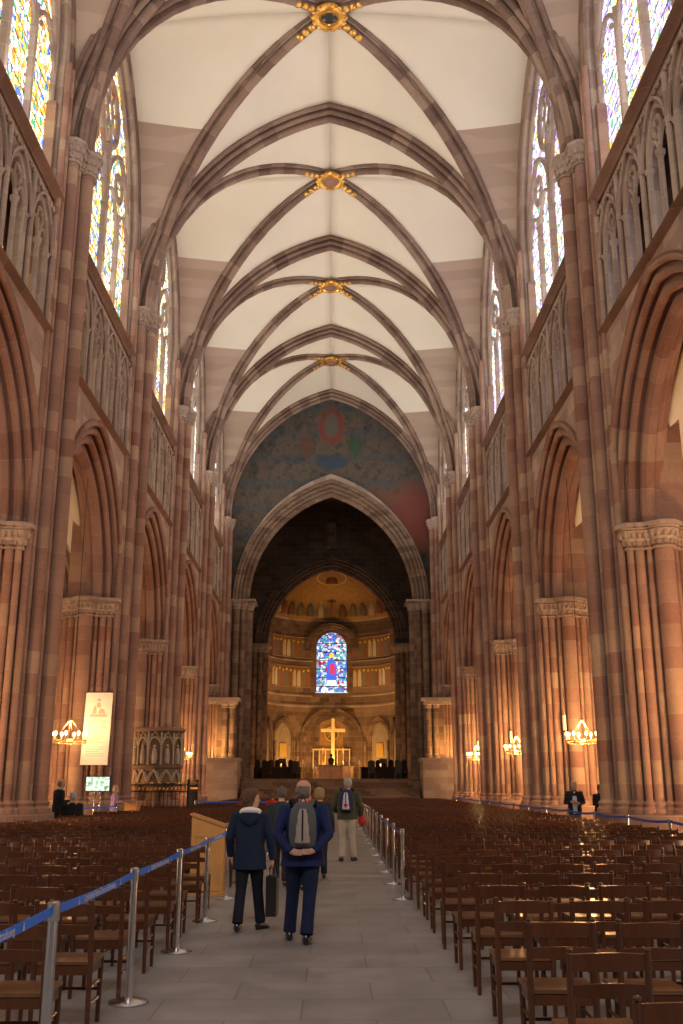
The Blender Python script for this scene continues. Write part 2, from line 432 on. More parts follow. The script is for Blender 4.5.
def make_pier():
    """built for the right side with u pointing to the nave = -X"""
    root = empty('pillar')
    T = lambda u, v: (-u, v)
    # stepped core with hollow corners
    core = MB(); out = []
    steps = [(1.10, 0), (.98, .18), (.95, .45), (.82, .55), (.82, .85), (.70, .95), (.68, 1.22), (.45, 1.25), (.25, 1.38), (.15, 1.44), (0, 1.5)]
    q = steps+[(-u, v) for u, v in steps[-2::-1]]
    poly = q+[(u, -v) for u, v in q[-2:0:-1]]
    core.prism([T(u*.97, v) for u, v in poly], 0, ZA-.02)
    up = [(1.10, 0), (.98, .18), (.95, .45), (.82, .55), (.82, .85), (.74, .95), (.74, 1.5), (-.8, 1.5)]
    core.prism([T(u, v) for u, v in up+[(u, -v) for u, v in up[:0:-1]]], ZA-.02, ZV+1.0)
    core.build('core', M['pier'], root)
    # plinth
    pl = MB()
    big = [(1.6, .0), (2.10, .35)]
    ring = [(1.78, .42), (1.50, 1.10), (1.15, 1.66), (.42, 2.16)]
    def sym(r): return r+[(-u, v) for u, v in r[::-1]]+[(-u, -v) for u, v in r]+[(u, -v) for u, v in r[::-1]]
    for z0, z1, k in ((0, .55, 1.0), (.55, .62, .975), (.62, .95, .95)):
        pl.prism([T(u*k, v*k) for u, v in sym(ring)], z0, z1)
    pl.build('plinth', M['trim'], root)
    for u, v, r in RISING:
        x, y = T(u, v); MB().lathe(shaft_prof(.95, ZV-.6, r), (x, y, 0), 14).build('shaft', M['pier'], root)
    for u, v, r in LOW:
        x, y = T(u, v); MB().lathe(shaft_prof(.95, ZA-.6, r), (x, y, 0), 14).build('shaft', M['pier'], root)
    # foliage capitals: one band at each end of the arcade, one cluster under the vault
    for sv in (-1, 1, 0):
        c = MB()
        for u, v, r in LOW:
            if (sv == 0 and abs(v) < 1.0) or (sv and v*sv > 1.0):
                x, y = T(u, v); c.lathe(cap_prof(r+.02, .60), (x, y, ZA-.62), 14); leaves(c, x, y, ZA-.62, r)
                c.prism([(x+a, y+b) for a, b in oct_ring(0, 0, r+.28)], ZA-.06, ZA+.05)
        c.build('capital', M['tracery'], root)
    c = MB()
    for u, v, r in RISING[:5]:
        x, y = T(u, v); c.lathe(cap_prof(r+.02, .60), (x, y, ZV-.62), 14); leaves(c, x, y, ZV-.62, r)
        c.prism([(x+a, y+b) for a, b in oct_ring(0, 0, r+.24)], ZV-.04, ZV+.08)
    c.build('capital', M['tracery'], root)
    for u, v, r in RISING[5:]:
        x, y = T(u, v); MB().lathe([(r, ZV-.6), (r, ZV+2.4)], (x, y, 0), 12).build('wall_shaft', M['pier'], root)
    return root
ORD = ['', 'first', 'second', 'third', 'fourth', 'fifth', 'sixth', 'seventh', 'eighth', 'ninth', 'tenth', 'eleventh', 'twelfth', 'thirteenth', 'fourteenth', 'fifteenth', 'sixteenth', 'seventeenth', 'eighteenth', 'nineteenth', 'twentieth']
pier0 = make_pier()
first = True
for sx in (1, -1):
    side = 'right' if sx > 0 else 'left'
    for k in range(1, 6):
        p = pier0 if first else copy_tree(pier0); first = False
        p.location = (sx*XC, PY(k), 0); p.rotation_euler = (0, 0, 0 if sx > 0 else pi)
        what = {1: 'nearest the camera', 2: 'second from the camera', 3: 'third from the camera', 4: 'fourth from the camera', 5: 'farthest, beside the painted arch'}[k]
        extra = ''
        if sx < 0 and k == 2: extra = ', behind the white banner'
        if sx < 0 and k == 3: what = 'third from the camera, carrying the carved pulpit'
        tag(p, f'clustered pink sandstone nave pier on the {side}, {what}{extra}', 'pier', 'nave piers')
        p['kind'] = 'structure'

# ------------------------------------------------------------------ vault shell function
RIB_T = roll_profile([(.72, -.52, .08), (.50, -.42, .10), (.28, -.26, .10), (.12, 0, .15), (.28, .26, .10), (.50, .42, .10), (.72, .52, .08)], .9, 5, .13)
RIB_D = roll_profile([(.30, -.27, .10), (.12, 0, .16), (.30, .27, .10)], .5, 5, .08)
RIB_W = roll_profile([(.14, -.14, .07), (.06, 0, .10), (.14, .14, .07)], .35, 4, .05)
ARC = roll_profile([(.94, -.66, .08), (.70, -.50, .11), (.40, -.31, .12), (.12, 0, .19), (.40, .31, .12), (.70, .50, .11), (.94, .66, .08)], 1.08, 5, .15)
XA = XW+.63

def vault_bay(parent, xc, yc, hx, hy, zs, rt, rd, wall_x, wall_half, wall_zs, wall_rise, webm, ribm, off=0.55, dprof=RIB_D):
    """quadripartite rib vault; hx, hy to the piers, wall_x the half width at which the wall ribs stand"""
    dd = hypot(hx, hy); hd = dd+off*.6; ht = hx+off
    zt = lambda x: zs+arch_z(x, ht, rt+off)
    zd = lambda t: zs+arch_z(t, hd, rd+off*.55)
    zw = lambda y: wall_zs+arch_z(y, wall_half, wall_rise)
    w = MB(); nseg = 14; mseg = 7
    for sy in (-1, 1):      # severies beside the transverse arches
        for sx in (-1, 1):
            vs = []; fs = []
            for i in range(nseg+1):
                x = (hx+.25)*i/nseg; yd = hy*min(1, x/hx)
                a = zd(x*dd/hx); b = zt(x)
                for j in range(mseg+1):
                    t = j/mseg; y = yd+(hy-yd)*t
                    vs.append((xc+sx*x, yc+sy*y, a+(b-a)*t+.25*sin(pi*t)*(1-x/hx)))
            for i in range(nseg):
                for j in range(mseg): q = i*(mseg+1)+j; fs.append((q, q+1, q+mseg+2, q+mseg+1))
            w.add(vs, fs)
    web = w.build('ceiling', webm, parent, angle=50)
    w = MB()
    for sx in (-1, 1):      # severies over the windows
        for sy in (-1, 1):
            vs = []; fs = []
            for i in range(nseg+1):
                y = hy*i/nseg; xd = hx*(y/hy)
                a = zd(xd*dd/hx); b = zw(y)
                for j in range(mseg+1):
                    t = j/mseg; x = xd+(wall_x-xd)*t
                    vs.append((xc+sx*x, yc+sy*y, a+(b-a)*t+.2*sin(pi*t)*(1-y/hy)))
            for i in range(nseg):
                for j in range(mseg): q = i*(mseg+1)+j; fs.append((q, q+1, q+mseg+2, q+mseg+1))
            w.add(vs, fs)
    sw = w.build('side_web', M['sideweb'] if webm == M['web'] else webm, web, angle=50)
    sm = sw.modifiers.new('shell', 'SOLIDIFY'); sm.thickness = 0.2; sm.offset = 0
    sm = web.modifiers.new('shell', 'SOLIDIFY'); sm.thickness = 0.2; sm.offset = 1 if False else 0
    web['kind'] = 'structure'
    for s1, s2 in ((1, 1), (1, -1)):
        pts = []
        for s, z in arch_pts(dd, rd, 14, zs):
            pts.append((xc+s*hx/dd*s1, yc+s*hy/dd*s2, z))
        d = Vector((hx*s1, hy*s2, 0)).normalized(); B = Vector((0, 0, 1)).cross(d)
        t0 = Vector(pts[1])-Vector(pts[0])
        if B.cross(t0).dot(Vector((-d.x, -d.y, 0))) < 0: B = -B
        MB().sweep(pts, dprof, B).build('diagonal_rib', ribm, web)
    return web
def trans_arch(parent, xc, y, half, rise, zs, prof, ribm, name='transverse_arch'):
    pts = [(xc+s, y, z) for s, z in arch_pts(half, rise, 16, zs)]
    B = Vector((0, 1, 0)); t0 = Vector(pts[1])-Vector(pts[0])
    if B.cross(t0).x > 0: B = -B
    return MB().sweep(pts, prof, B).build(name, ribm, parent)
def long_arch(parent, x, yc, half, rise, zs, prof, ribm, name):
    pts = [(x, yc+s, z) for s, z in arch_pts(half, rise, 16, zs)]
    B = Vector((1, 0, 0)); t0 = Vector(pts[1])-Vector(pts[0])
    if B.cross(t0).y > 0: B = -B
    return MB().sweep(pts, prof, B).build(name, ribm, parent)

ceilings = []
for k in range(0, 5):
    yc = PY(k)+HB
    web = vault_bay(None, 0, yc, XN+.1, HB, ZV, 9.6, 10.2, 8.55, 4.75, 22.8, 6.9, M['web'], M['rib'])
    for sx in (-1, 1):
        long_arch(web, sx*8.0, yc, 4.45, 6.35, 22.8, RIB_W, M['rib'], 'wall_rib')
    trans_arch(web, 0, PY(k+1), XN+.1, 9.5, ZV, RIB_T, M['rib'])
    ceilings.append(web)
    for sx in (-1, 1):
        aw = vault_bay(None, sx*14.1, yc, 4.6, HB, ZA, 4.9, 5.6, 4.9, 4.9, ZA, 4.9, M['aisleweb'], M['rib'], off=.4)
        trans_arch(aw, sx*14.1, PY(k+1), 4.0, 4.7, ZA, RIB_T, M['rib'])
        long_arch(aw, sx*18.6, yc, 4.6, 4.7, ZA, RIB_W, M['rib'], 'wall_rib')
    # gilded boss
    if k >= 1:
        z = ZV+10.2
        b = empty('roof_boss', (0, yc, z))
        tor = MB(); tor.tube([(0.52*cos(a), 0.52*sin(a), -.02) for a in [2*pi*i/28 for i in range(28)]], .16, 8, closed=True)
        tor.tube([(0.36*cos(a), 0.36*sin(a), -.10) for a in [2*pi*i/24 for i in range(24)]], .06, 6, closed=True)
        for i in range(14):
            a = 2*pi*i/14; tor.ball((.62*cos(a), .62*sin(a), -.08), .12, 8, (1, 1, .8))
        tor.build('foliage_ring', M['gold'], b)
        if k == 1: MB().lathe([(.36, -.06), (.33, .35)], n=20).build('opening', M['bosshole'], b)
        else: MB().lathe([(.38, 0), (.38, -.12), (.26, -.2), (.12, -.26)], n=20, lobes=8, amp=.1).build('rosette', M['trim'], b)
        for s1 in (-1, 1):
            for s2 in (-1, 1):
                g = MB()
                for r0 in (.85, 1.15, 1.45):
                    zz = arch_z(r0, hypot(XN+.1, HB), 10.2)-10.2
                    dx, dy = s1*(XN+.1)/hypot(XN+.1, HB), s2*HB/hypot(XN+.1, HB)
                    g.ball((dx*r0, dy*r0, zz+.02), .17, 8, (1, 1, .6))
                g.build('gilt_leaf', M['gold'], b)
        tag(b, {1: 'gilded vault boss with a round dark opening, nearest overhead', 2: 'gilded vault boss with closed rosette, second from the camera', 3: 'small gilded boss at the third vault crossing', 4: 'small gilded boss at the farthest vault crossing'}[k], 'roof boss', 'gilded bosses along the vault')

# ------------------------------------------------------------------ nave walls
def build_wall(sx, k):
    yc = PY(k)+HB; side = 'right' if sx > 0 else 'left'
    P = lambda s, z, d: (sx*(XW+d), yc+s, z)
    w = MB()
    wall_arch(w, P, -HB, HB, ZA, 13.7, 0, 4.5, ZA, 5.35, 1.25, n=14)
    # clerestory wall
    P2 = lambda s, z, d: (sx*(XW+.12+d), yc+s, z)
    wall_arch(w, P2, -HB, HB, 17.7, 31, 0, 4.2, 22.8, 6.1, .9, zb=17.95, n=14)
    wall = struct(w.build(f'wall_{side}', M['wall'], angle=30))
    long_arch(wall, sx*XA, yc, 3.55, 4.35, ZA, ARC, M['arcade'], 'arcade_arch')
    # string courses
    for z, d in ((13.7, .42), (17.85, .42)):
        t = MB(); pr = [(0, 0), (.22, 0), (.25, .05), (.20, .09), (.10, .12), (0, .20)]
        vs = []
        for s in (-HB+1.2, HB-1.2):
            for a, b in pr: vs.append((sx*(XW+.05-a), yc+s, z-.13+(.26-b)))
        n = len(pr)
        t.add(vs, [(i, (i+1) % n, n+(i+1) % n, n+i) for i in range(n)]+[tuple(range(n)), tuple(range(n, 2*n))])
        t.build('string_course', M['trim'], wall)
    # foliage frieze under the window ledge
    fr = MB(); cnt = 30
    for i in range(cnt):
        y = yc-3.9+7.8*i/(cnt-1)
        fr.ball((sx*(XW+.03), y, 17.42), .13, 6, (.5, 1, .8)); 
    fr.build('foliage_frieze', M['tracery'], wall)
    # triforium
    tri = MB()
    U = 8.0/4
    P3 = lambda s, z, d: (sx*(XW+.06+d), yc+s, z)
    for i in range(4):
        c = -4+U*(i+.5)
        wall_arch(tri, P3, c-U/2, c+U/2, 13.75, 17.65, c, .80, 15.95, 1.25, .28, n=7)
    for s0, s1 in ((-HB, -4), (4, HB)):
        tri.box((sx*(XW+.2), yc+(s0+s1)/2, 15.7), (.28, abs(s1-s0), 3.95))
    tri.build('triforium_screen', M['tracery'], wall, angle=30)
    tr = MB()
    X = sx*(XW+.10)
    for i in range(4):
        c = yc-4+U*(i+.5)
        for s in (-.80, 0, .80): 
            tr.tube([(X, c+s, 13.8), (X, c+s, 16.0)], .075, 8)
            tr.lathe([(.08, 0), (.13, .12), (.13, .17)], (X, c+s, 15.8), 8)
        for s in (-.4, .4):
            tr.tube([(X, c+s+a, z) for a, z in arch_pts(.38, .5, 5, 15.95)], .06, 6)
        tr.tube([(X, c+a, z) for a, z in arch_pts(.80, 1.25, 7, 15.95)], .075, 6)
        tr.tube([(X, c+a-0, z) for a, z in circle(0, 16.62, .26, 14)], .055, 6, closed=True)
        for q in range(4):
            a = pi/4+q*pi/2; tr.ball((X, c+.2*cos(a), 16.62+.2*sin(a)), .075, 6)
        # gablet roll on the face
        tr.tube([(sx*(XW-.02), c+a, z) for a, z in arch_pts(.93, 1.4, 7, 15.95)], .05, 6)
        tr.tube([(sx*(XW-.02), c+1.0, 13.85), (sx*(XW-.02), c+1.0, 17.3)], .07, 8)
    tr.build('triforium_tracery', M['tracery'], wall)
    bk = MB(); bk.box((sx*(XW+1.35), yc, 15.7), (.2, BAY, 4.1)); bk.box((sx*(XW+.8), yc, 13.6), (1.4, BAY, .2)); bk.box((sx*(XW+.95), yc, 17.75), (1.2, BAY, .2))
    bk.build('triforium_passage', M['shadestone'], wall, smooth=False)
    tg = MB()
    for i in range(4):
        c = yc-4+U*(i+.5)
        for s in (-.4, .4):
            g = [(c+s-.32, 13.95)]+[(c+s+a, z) for a, z in arch_pts(.32, .4, 4, 15.7)]+[(c+s+.32, 13.95)]
            vs = [(sx*(XW+1.22), y, z) for y, z in g]; tg.add(vs, [tuple(range(len(vs)))])
    gm = M['glass_left'] if sx < 0 else M['glass_right']
    if k >= 3: gm = M['glass_far']
    tg.build('triforium_glass', gm, wall, uvfn=lambda p: (p[1], p[2]), smooth=False)
    return wall
def build_window(sx, k, idx):
    yc = PY(k)+HB
    gm = M['glass_left'] if sx < 0 else M['glass_right']
    if k >= 3: gm = M['glass_far']
    X = sx*(XW+.42)
    g = [(-4.2, 17.9)]+arch_pts(4.2, 6.1, 14, 22.8)+[(4.2, 17.9)]
    # window: the stone frame and bars, glass behind
    fr = MB(); n = 14
    pr = roll_profile([(-.02, -.24, .09), (-.12, 0, .10), (-.02, .24, .09)], .2, 4, .05)
    pts = [(X, yc+s, z) for s, z in g]
    B = Vector((1, 0, 0)); t0 = Vector(pts[1])-Vector(pts[0])
    if B.cross(t0).y > 0: B = -B
    fr.sweep(pts, pr, B)
    root = struct(fr.build(f'window_{idx}', M['tracery']))
    t = MB()
    for s, r in ((0, .13), (-2.07, .10), (2.07, .10), (-1.035, .06), (1.035, .06), (-3.1, .06), (3.1, .06)):
        if abs(s) in (1.035, 3.1): continue
        else: t.tube([(X, yc+s, 17.95), (X, yc+s, 22.8 if s else 24.5)], r, 8, sx=1.3)
    for c in (-2.07, 2.07):
        t.tube([(X, yc+c+a, z) for a, z in arch_pts(2.0, 3.0, 9, 22.3)], .10, 6)
        t.tube([(X, yc+a, z) for a, z in circle(c, 23.95, .55, 18)], .07, 6, closed=True)
        for q in range(6):
            a = pi/6+q*pi/3; t.ball((X, yc+c+.42*cos(a), 23.95+.42*sin(a)), .11, 6, (.7, 1, 1))
        for d in (-1.035, 1.035):
            t.tube([(X, yc+c+d+a, z) for a, z in arch_pts(.96, 1.3, 6, 22.0)], .075, 6)
            for e in (-.48, .48): t.ball((X, yc+c+d+e, 22.65), .1, 6, (.7, 1, 1))
    t.tube([(X, yc+a, z) for a, z in circle(0, 25.9, 1.25, 28)], .11, 8, closed=True)
    for q in range(8):
        a = pi/8+q*pi/4
        t.tube([(X, yc+.42*cos(a), 25.9+.42*sin(a)), (X, yc+1.22*cos(a), 25.9+1.22*sin(a))], .06, 6)
    t.tube([(X, yc+a, z) for a, z in circle(0, 25.9, .42, 16)], .06, 6, closed=True)
    t.build('tracery', M['tracery'], root)
    pl = MB(); vs = [(X+sx*.08, yc+s, z) for s, z in g]; vs2 = [(X+sx*.13, yc+s, z) for s, z in g]; m_ = len(vs)
    pl.add(vs+vs2, [tuple(range(m_)), tuple(range(m_, 2*m_))]+[(i, (i+1) % m_, m_+(i+1) % m_, m_+i) for i in range(m_)])
    pl.build('stained_glass', gm, root, uvfn=lambda p: (p[1], p[2]), smooth=False)
wi = 1
for sx in (-1, 1):
    for k in range(0, 5):
        build_wall(sx, k); build_window(sx, k, wi); wi += 1

# aisle outer walls with windows
for sx in (-1, 1):
    side = 'right' if sx > 0 else 'left'
    for k in range(-1, 5):
        yc = PY(k)+HB
        P = lambda s, z, d: (sx*(19.0+d), yc+s, z)
        w = MB(); wall_arch(w, P, -HB, HB, 0, 14, 0, 2.6, 7.0, 3.6, .8, zb=3.0, n=8)
        for s in (-HB, HB):
            for d in (-.45, 0, .45): w.tube([(sx*18.75, yc+s*.999+d, 0), (sx*18.75, yc+s*.999+d, 8)], .22, 8)
        wl = struct(w.build(f'wall_{side}', M['wall'], angle=30))
        g = [(-2.6, 3.0)]+arch_pts(2.6, 3.6, 8, 7.0)+[(2.6, 3.0)]
        gb = MB().add([(sx*19.4, yc+s, z) for s, z in g], [tuple(range(len(g)))])
        win = MB()
        for s in (-1.3, 0, 1.3): win.box((sx*19.3, yc+s, 5.6), (.2, .16, 5.4))
        for c in (-1.3, 1.3): win.tube([(sx*19.3, yc+c+a, z) for a, z in arch_pts(1.3, 1.7, 6, 7.2)], .09, 6)
        win.tube([(sx*19.3, yc+a, z) for a, z in circle(0, 9.3, .7, 16)], .09, 6, closed=True)
        wo = struct(win.build(f'window_{wi}', M['tracery'])); wi += 1
        gb.build('stained_glass', M['glass_aisle'], wo, uvfn=lambda p: (p[1], p[2]), smooth=False)

# closing shell west of the first visible bay and the west wall with its rose
sh = MB()
for sx in (-1, 1):
    sh.box((sx*9.1, 3.5, 15+4), (1.6, 23, 22))
    sh.box((sx*14, 3.5, 14.2), (10, 23, .4))
    for y in (4.5, 14.9): sh.box((sx*9.1, y, 4), (2.2, 2.6, 8))
struct(sh.build('wall_side', M['wall'], smooth=False))
struct(MB().box((0, 3.5, 29.9), (18, 23, .4)).build('ceiling', M['web'], smooth=False))
for sx in (-1, 1): struct(MB().box((sx*14.5, 40, 14.3), (10.4, 60, .25)).build('ceiling', M['shadestone'], smooth=False))
struct(MB().box((0, -8.2, 15), (40, .6, 31)).build('wall_back', M['wall'], smooth=False))
# ------------------------------------------------------------------ east end: painted wall, crossing, apse
YE = 70.9
def paint_mat():
    m, nt, b = mat_new('wall_painting')
    geo = N(nt, 'ShaderNodeNewGeometry'); pos = geo.outputs['Position']
    sep = N(nt, 'ShaderNodeSeparateXYZ'); L(nt, pos, sep.inputs[0]); X, Z = sep.outputs['X'], sep.outputs['Z']
    n1 = noise_tex(nt, pos, 1.5, 7, .7); n2 = noise_tex(nt, pos, 2.8, 4, .6)
    c = ramp(nt, n1, [(0.3, (0.035, 0.040, 0.045)), (0.45, (0.085, 0.072, 0.06)), (0.55, (0.13, 0.095, 0.07)), (0.7, (0.05, 0.06, 0.068))])
    # horizontal cloud bands of the painting
    band = math_node(nt, 'SINE', math_node(nt, 'ADD', math_node(nt, 'MULTIPLY', Z, 3.2), math_node(nt, 'MULTIPLY', n2, 5.0)))
    c = mixc(nt, math_node(nt, 'MULTIPLY', math_node(nt, 'GREATER_THAN', band, .7), .35), c, (0.04, 0.075, 0.11))
    def blob(x0, z0, rx, rz, col, c, soft=.35, amt=.85):
        dx = math_node(nt, 'DIVIDE', math_node(nt, 'SUBTRACT', X, x0), rx); dz = math_node(nt, 'DIVIDE', math_node(nt, 'SUBTRACT', Z, z0), rz)
        d = math_node(nt, 'ADD', math_node(nt, 'MULTIPLY', dx, dx), math_node(nt, 'MULTIPLY', dz, dz))
        d = math_node(nt, 'ADD', d, math_node(nt, 'MULTIPLY', math_node(nt, 'SUBTRACT', n2, .5), 1.6))
        f = N(nt, 'ShaderNodeMapRange'); f.inputs[1].default_value = 1+soft; f.inputs[2].default_value = 1-soft; L(nt, d, f.inputs[0])
        return mixc(nt, math_node(nt, 'MULTIPLY', f.outputs[0], amt), c, col)
    c = blob(0, 27.8, .95, 1.4, (0.20, 0.045, 0.03), c)
    c = blob(0, 27.8, .55, 1.0, (0.10, 0.11, 0.09), c)
    c = blob(-1.9, 26.2, .5, .9, (0.12, 0.06, 0.045), c)
    c = blob(1.9, 26.2, .5, .9, (0.045, 0.085, 0.055), c)
    c = blob(0, 24.9, 1.2, .6, (0.04, 0.065, 0.10), c)
    c = blob(6.0, 20.6, 1.8, 2.6, (0.19, 0.05, 0.035), c, .6)
    c = blob(3.5, 22.2, 2.6, .5, (0.17, 0.07, 0.045), c, .6, .6)
    L(nt, c, b.inputs['Base Color']); b.inputs['Roughness'].default_value = .85; b.inputs['Specular IOR Level'].default_value = .2
    return m
M['painting'] = paint_mat()
P = lambda s, z, d: (s, YE+d, z)
w = MB(); wall_arch(w, P, -10.4, 10.4, 0, 31.5, 0, 6.75, 14.3, 9.3, 1.0, n=18)
east = struct(w.build('wall_east', M['painting'], angle=30))
# the deep moulded arch inside it
CH = roll_profile([(.86, -.75, .10), (.60, -.62, .12), (.34, -.42, .12), (.12, 0, .22), (.34, .42, .12), (.60, .62, .12), (.86, .75, .10)], 1.05, 5, .1)
def yarch(parent, y, half, rise, zs, prof, m, name):
    return trans_arch(parent, 0, y, half, rise, zs, prof, m, name)
yarch(east, YE+.45, 6.0, 8.1, 14.3, CH, M['choirstone'], 'choir_arch')
yarch(east, YE-.16, 6.72, 9.25, 14.3, [(0, -.12), (.34, -.12), (.34, .12), (0, .12)], M['tracery'], 'patterned_band')
# piers of the choir arch
def choir_pier(sx, y, x, ztop, m, label):
    r = empty('pillar', (sx*x, y, 0))
    c = MB(); c.box((sx*.55, .6, ztop/2), (1.9, 2.0, ztop)); c.build('core', m, r, smooth=False)
    for dx, dy, rr in ((-.45, -.1, .30), (-.05, -.5, .2), (.42, -.62, .26), (.9, -.62, .2), (1.35, -.62, .24), (-.45, .7, .2)):
        MB().lathe(shaft_prof(1.8, ztop-.6, rr), (sx*dx, dy, 0), 12).build('shaft', m, r)
    k = MB()
    for dx, dy, rr in ((-.45, -.1, .30), (-.05, -.5, .2), (.42, -.62, .26), (.9, -.62, .2), (1.35, -.62, .24)):
        k.lathe(cap_prof(rr), (sx*dx, dy, ztop-.62), 14, lobes=5, amp=.15)
    k.box((sx*.5, .3, ztop+.05), (2.9, 2.6, .14)); k.build('capital', M['tracery'], r)
    tag(r, label, 'pier', 'choir piers', 'structure'); return r
for sx in (-1, 1):
    s = 'right' if sx > 0 else 'left'
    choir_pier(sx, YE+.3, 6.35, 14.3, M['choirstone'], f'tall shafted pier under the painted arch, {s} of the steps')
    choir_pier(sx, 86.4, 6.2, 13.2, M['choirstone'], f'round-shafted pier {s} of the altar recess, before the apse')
# crossing
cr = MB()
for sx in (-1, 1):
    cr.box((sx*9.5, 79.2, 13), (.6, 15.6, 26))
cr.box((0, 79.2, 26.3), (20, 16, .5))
struct(cr.build('wall_crossing', M['shadestone'], smooth=False))
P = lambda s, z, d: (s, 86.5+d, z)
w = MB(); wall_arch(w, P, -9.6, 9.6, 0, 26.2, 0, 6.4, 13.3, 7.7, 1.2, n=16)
inn = struct(w.build('wall_choir', M['shadestone'], angle=30))
yarch(inn, 86.8, 5.6, 6.8, 13.3, CH, M['shadestone'], 'apse_arch')
# a small blind window slit above the crossing arch
MB().box((0, 86.4, 23.0), (.8, .3, 2.4)).build('niche', M['choirstone'], inn, smooth=False)
# raised choir floor, steps and screens
pf = MB(); pf.box((0, 81.5, 1.0), (19, 26, 2.0)); struct(pf.build('floor_choir', M['choirstone'], smooth=False))
st = MB()
for i in range(9):
    z = 2.0-(i+1)*.2; st.box((0, 68.5-(i+.5)*.36, z/2+.0), (11.6, .36+.02, max(z, .02)))
struct(st.build('trim_steps', M['choirstone'], smooth=False))
for sx in (-1, 1):
    s = 'right' if sx > 0 else 'left'
    b = empty('wall_screen', (sx*8.3, 67.6, 0))
    c = MB(); c.box((0, 0, 1.55), (4.6, 2.4, 3.1)); c.box((0, 0, 3.2), (4.8, 2.6, .2)); c.box((0, 0, .2), (4.8, 2.6, .4)); c.build('parapet', M['wall'], b, smooth=False)
    for dx in (-1.7, -1.2, .1, .6):
        MB().lathe(shaft_prof(3.3, 6.6, .2), (sx*dx, .7, 0), 12).build('colonette', M['choirstone'], b)
    k = MB(); k.box((-.55*sx, .7, 7.15), (3.3, 1.2, .25)); k.box((-.55*sx, .7, 6.95), (3.0, 1.0, .2)); k.build('entablature', M['tracery'], b, smooth=False)
    k = MB()
    for dx in (-1.7, -1.2, .1, .6): k.lathe(cap_prof(.2, .3), (sx*dx, .7, 6.6), 12, lobes=5, amp=.15)
    k.build('capital', M['tracery'], b)
    k = MB(); k.box((-.55*sx, 1.0, 5.2), (2.9, .3, 3.8)); k.build('back_panel', M['choirstone'], b, smooth=False)
    tag(b, f'stone screen {s} of the choir steps, lit colonettes on its top', 'screen', 'choir screens'); b['kind'] = 'structure'

# apse
AY = 87.9; AR = 5.9
def gold_mat():
    m, nt, b = mat_new('gold_mosaic')
    geo = N(nt, 'ShaderNodeNewGeometry')
    f = noise_tex(nt, geo.outputs['Position'], 3, 5); g = noise_tex(nt, geo.outputs['Position'], 22, 3)
    c = mixc(nt, f, (0.20, 0.10, 0.025), (0.50, 0.28, 0.075)); c = mixc(nt, .4, c, ramp(nt, g, [(.3, (.5, .5, .5)), (.7, (1.2, 1.2, 1.2))]), 'MULTIPLY')
    L(nt, c, b.inputs['Base Color']); b.inputs['Roughness'].default_value = .5; b.inputs['Metallic'].default_value = .2
    return m
M['mosaic'] = gold_mat()
def apt(th, z, r=AR): return (r*sin(th), AY+r*cos(th), z)     # th=0 is the far end
w = MB(); n = 40
def cyl(mb, r, z0, z1, t0=-pi/2, t1=pi/2, n=40, thick=.3):
    A = [apt(t0+(t1-t0)*i/n, z0, r) for i in range(n+1)]; Bq = [apt(t0+(t1-t0)*i/n, z1, r) for i in range(n+1)]
    C = [apt(t0+(t1-t0)*i/n, z0, r+thick) for i in range(n+1)]; D = [apt(t0+(t1-t0)*i/n, z1, r+thick) for i in range(n+1)]
    k = n+1
    mb.add(A+Bq+C+D, [(i, i+1, k+i+1, k+i) for i in range(n)]+[(2*k+i, 2*k+i+1, 3*k+i+1, 3*k+i) for i in range(n)]+[(k+i, k+i+1, 3*k+i+1, 3*k+i) for i in range(n)]+[(i, i+1, 2*k+i+1, 2*k+i) for i in range(n)]+[(0, k, 3*k, 2*k), (n, k+n, 3*k+n, 2*k+n)])
# wall with a real window opening at its centre
tw = .26
cyl(w, AR, 2.0, 9.85); cyl(w, AR, 15.6, 16.6)
cyl(w, AR, 9.85, 15.6, -pi/2, -tw, 16); cyl(w, AR, 9.85, 15.6, tw, pi/2, 16)
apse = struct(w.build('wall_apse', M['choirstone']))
d = MB(); vs = []; fs = []; nj = 12; ni = 40
for j in range(nj+1):
    ph = pi/2*j/nj
    for i in range(ni+1): th = -pi/2+pi*i/ni; vs.append((AR*cos(ph)*sin(th), AY+AR*cos(ph)*cos(th)-.0, 16.6+AR*.78*sin(ph)))
for j in range(nj):
    for i in range(ni): q = j*(ni+1)+i; fs.append((q, q+1, q+ni+2, q+ni+1))
d.add(vs, fs); dm = d.build('half_dome', M['mosaic'], apse); sm = dm.modifiers.new('shell', 'SOLIDIFY'); sm.thickness = .2
for z, r_ in ((16.6, .16), (12.75, .09), (9.55, .10), (8.6, .14)):
    c = MB(); 
    for t0, t1 in (((-pi/2, -tw-.05), (tw+.05, pi/2)) if 9.3 < z < 15.5 else ((-pi/2, pi/2),)):
        c.tube([apt(t0+(t1-t0)*i/30, z, AR-.05) for i in range(31)], r_, 6)
    c.build('string_course', M['tracery'], apse)
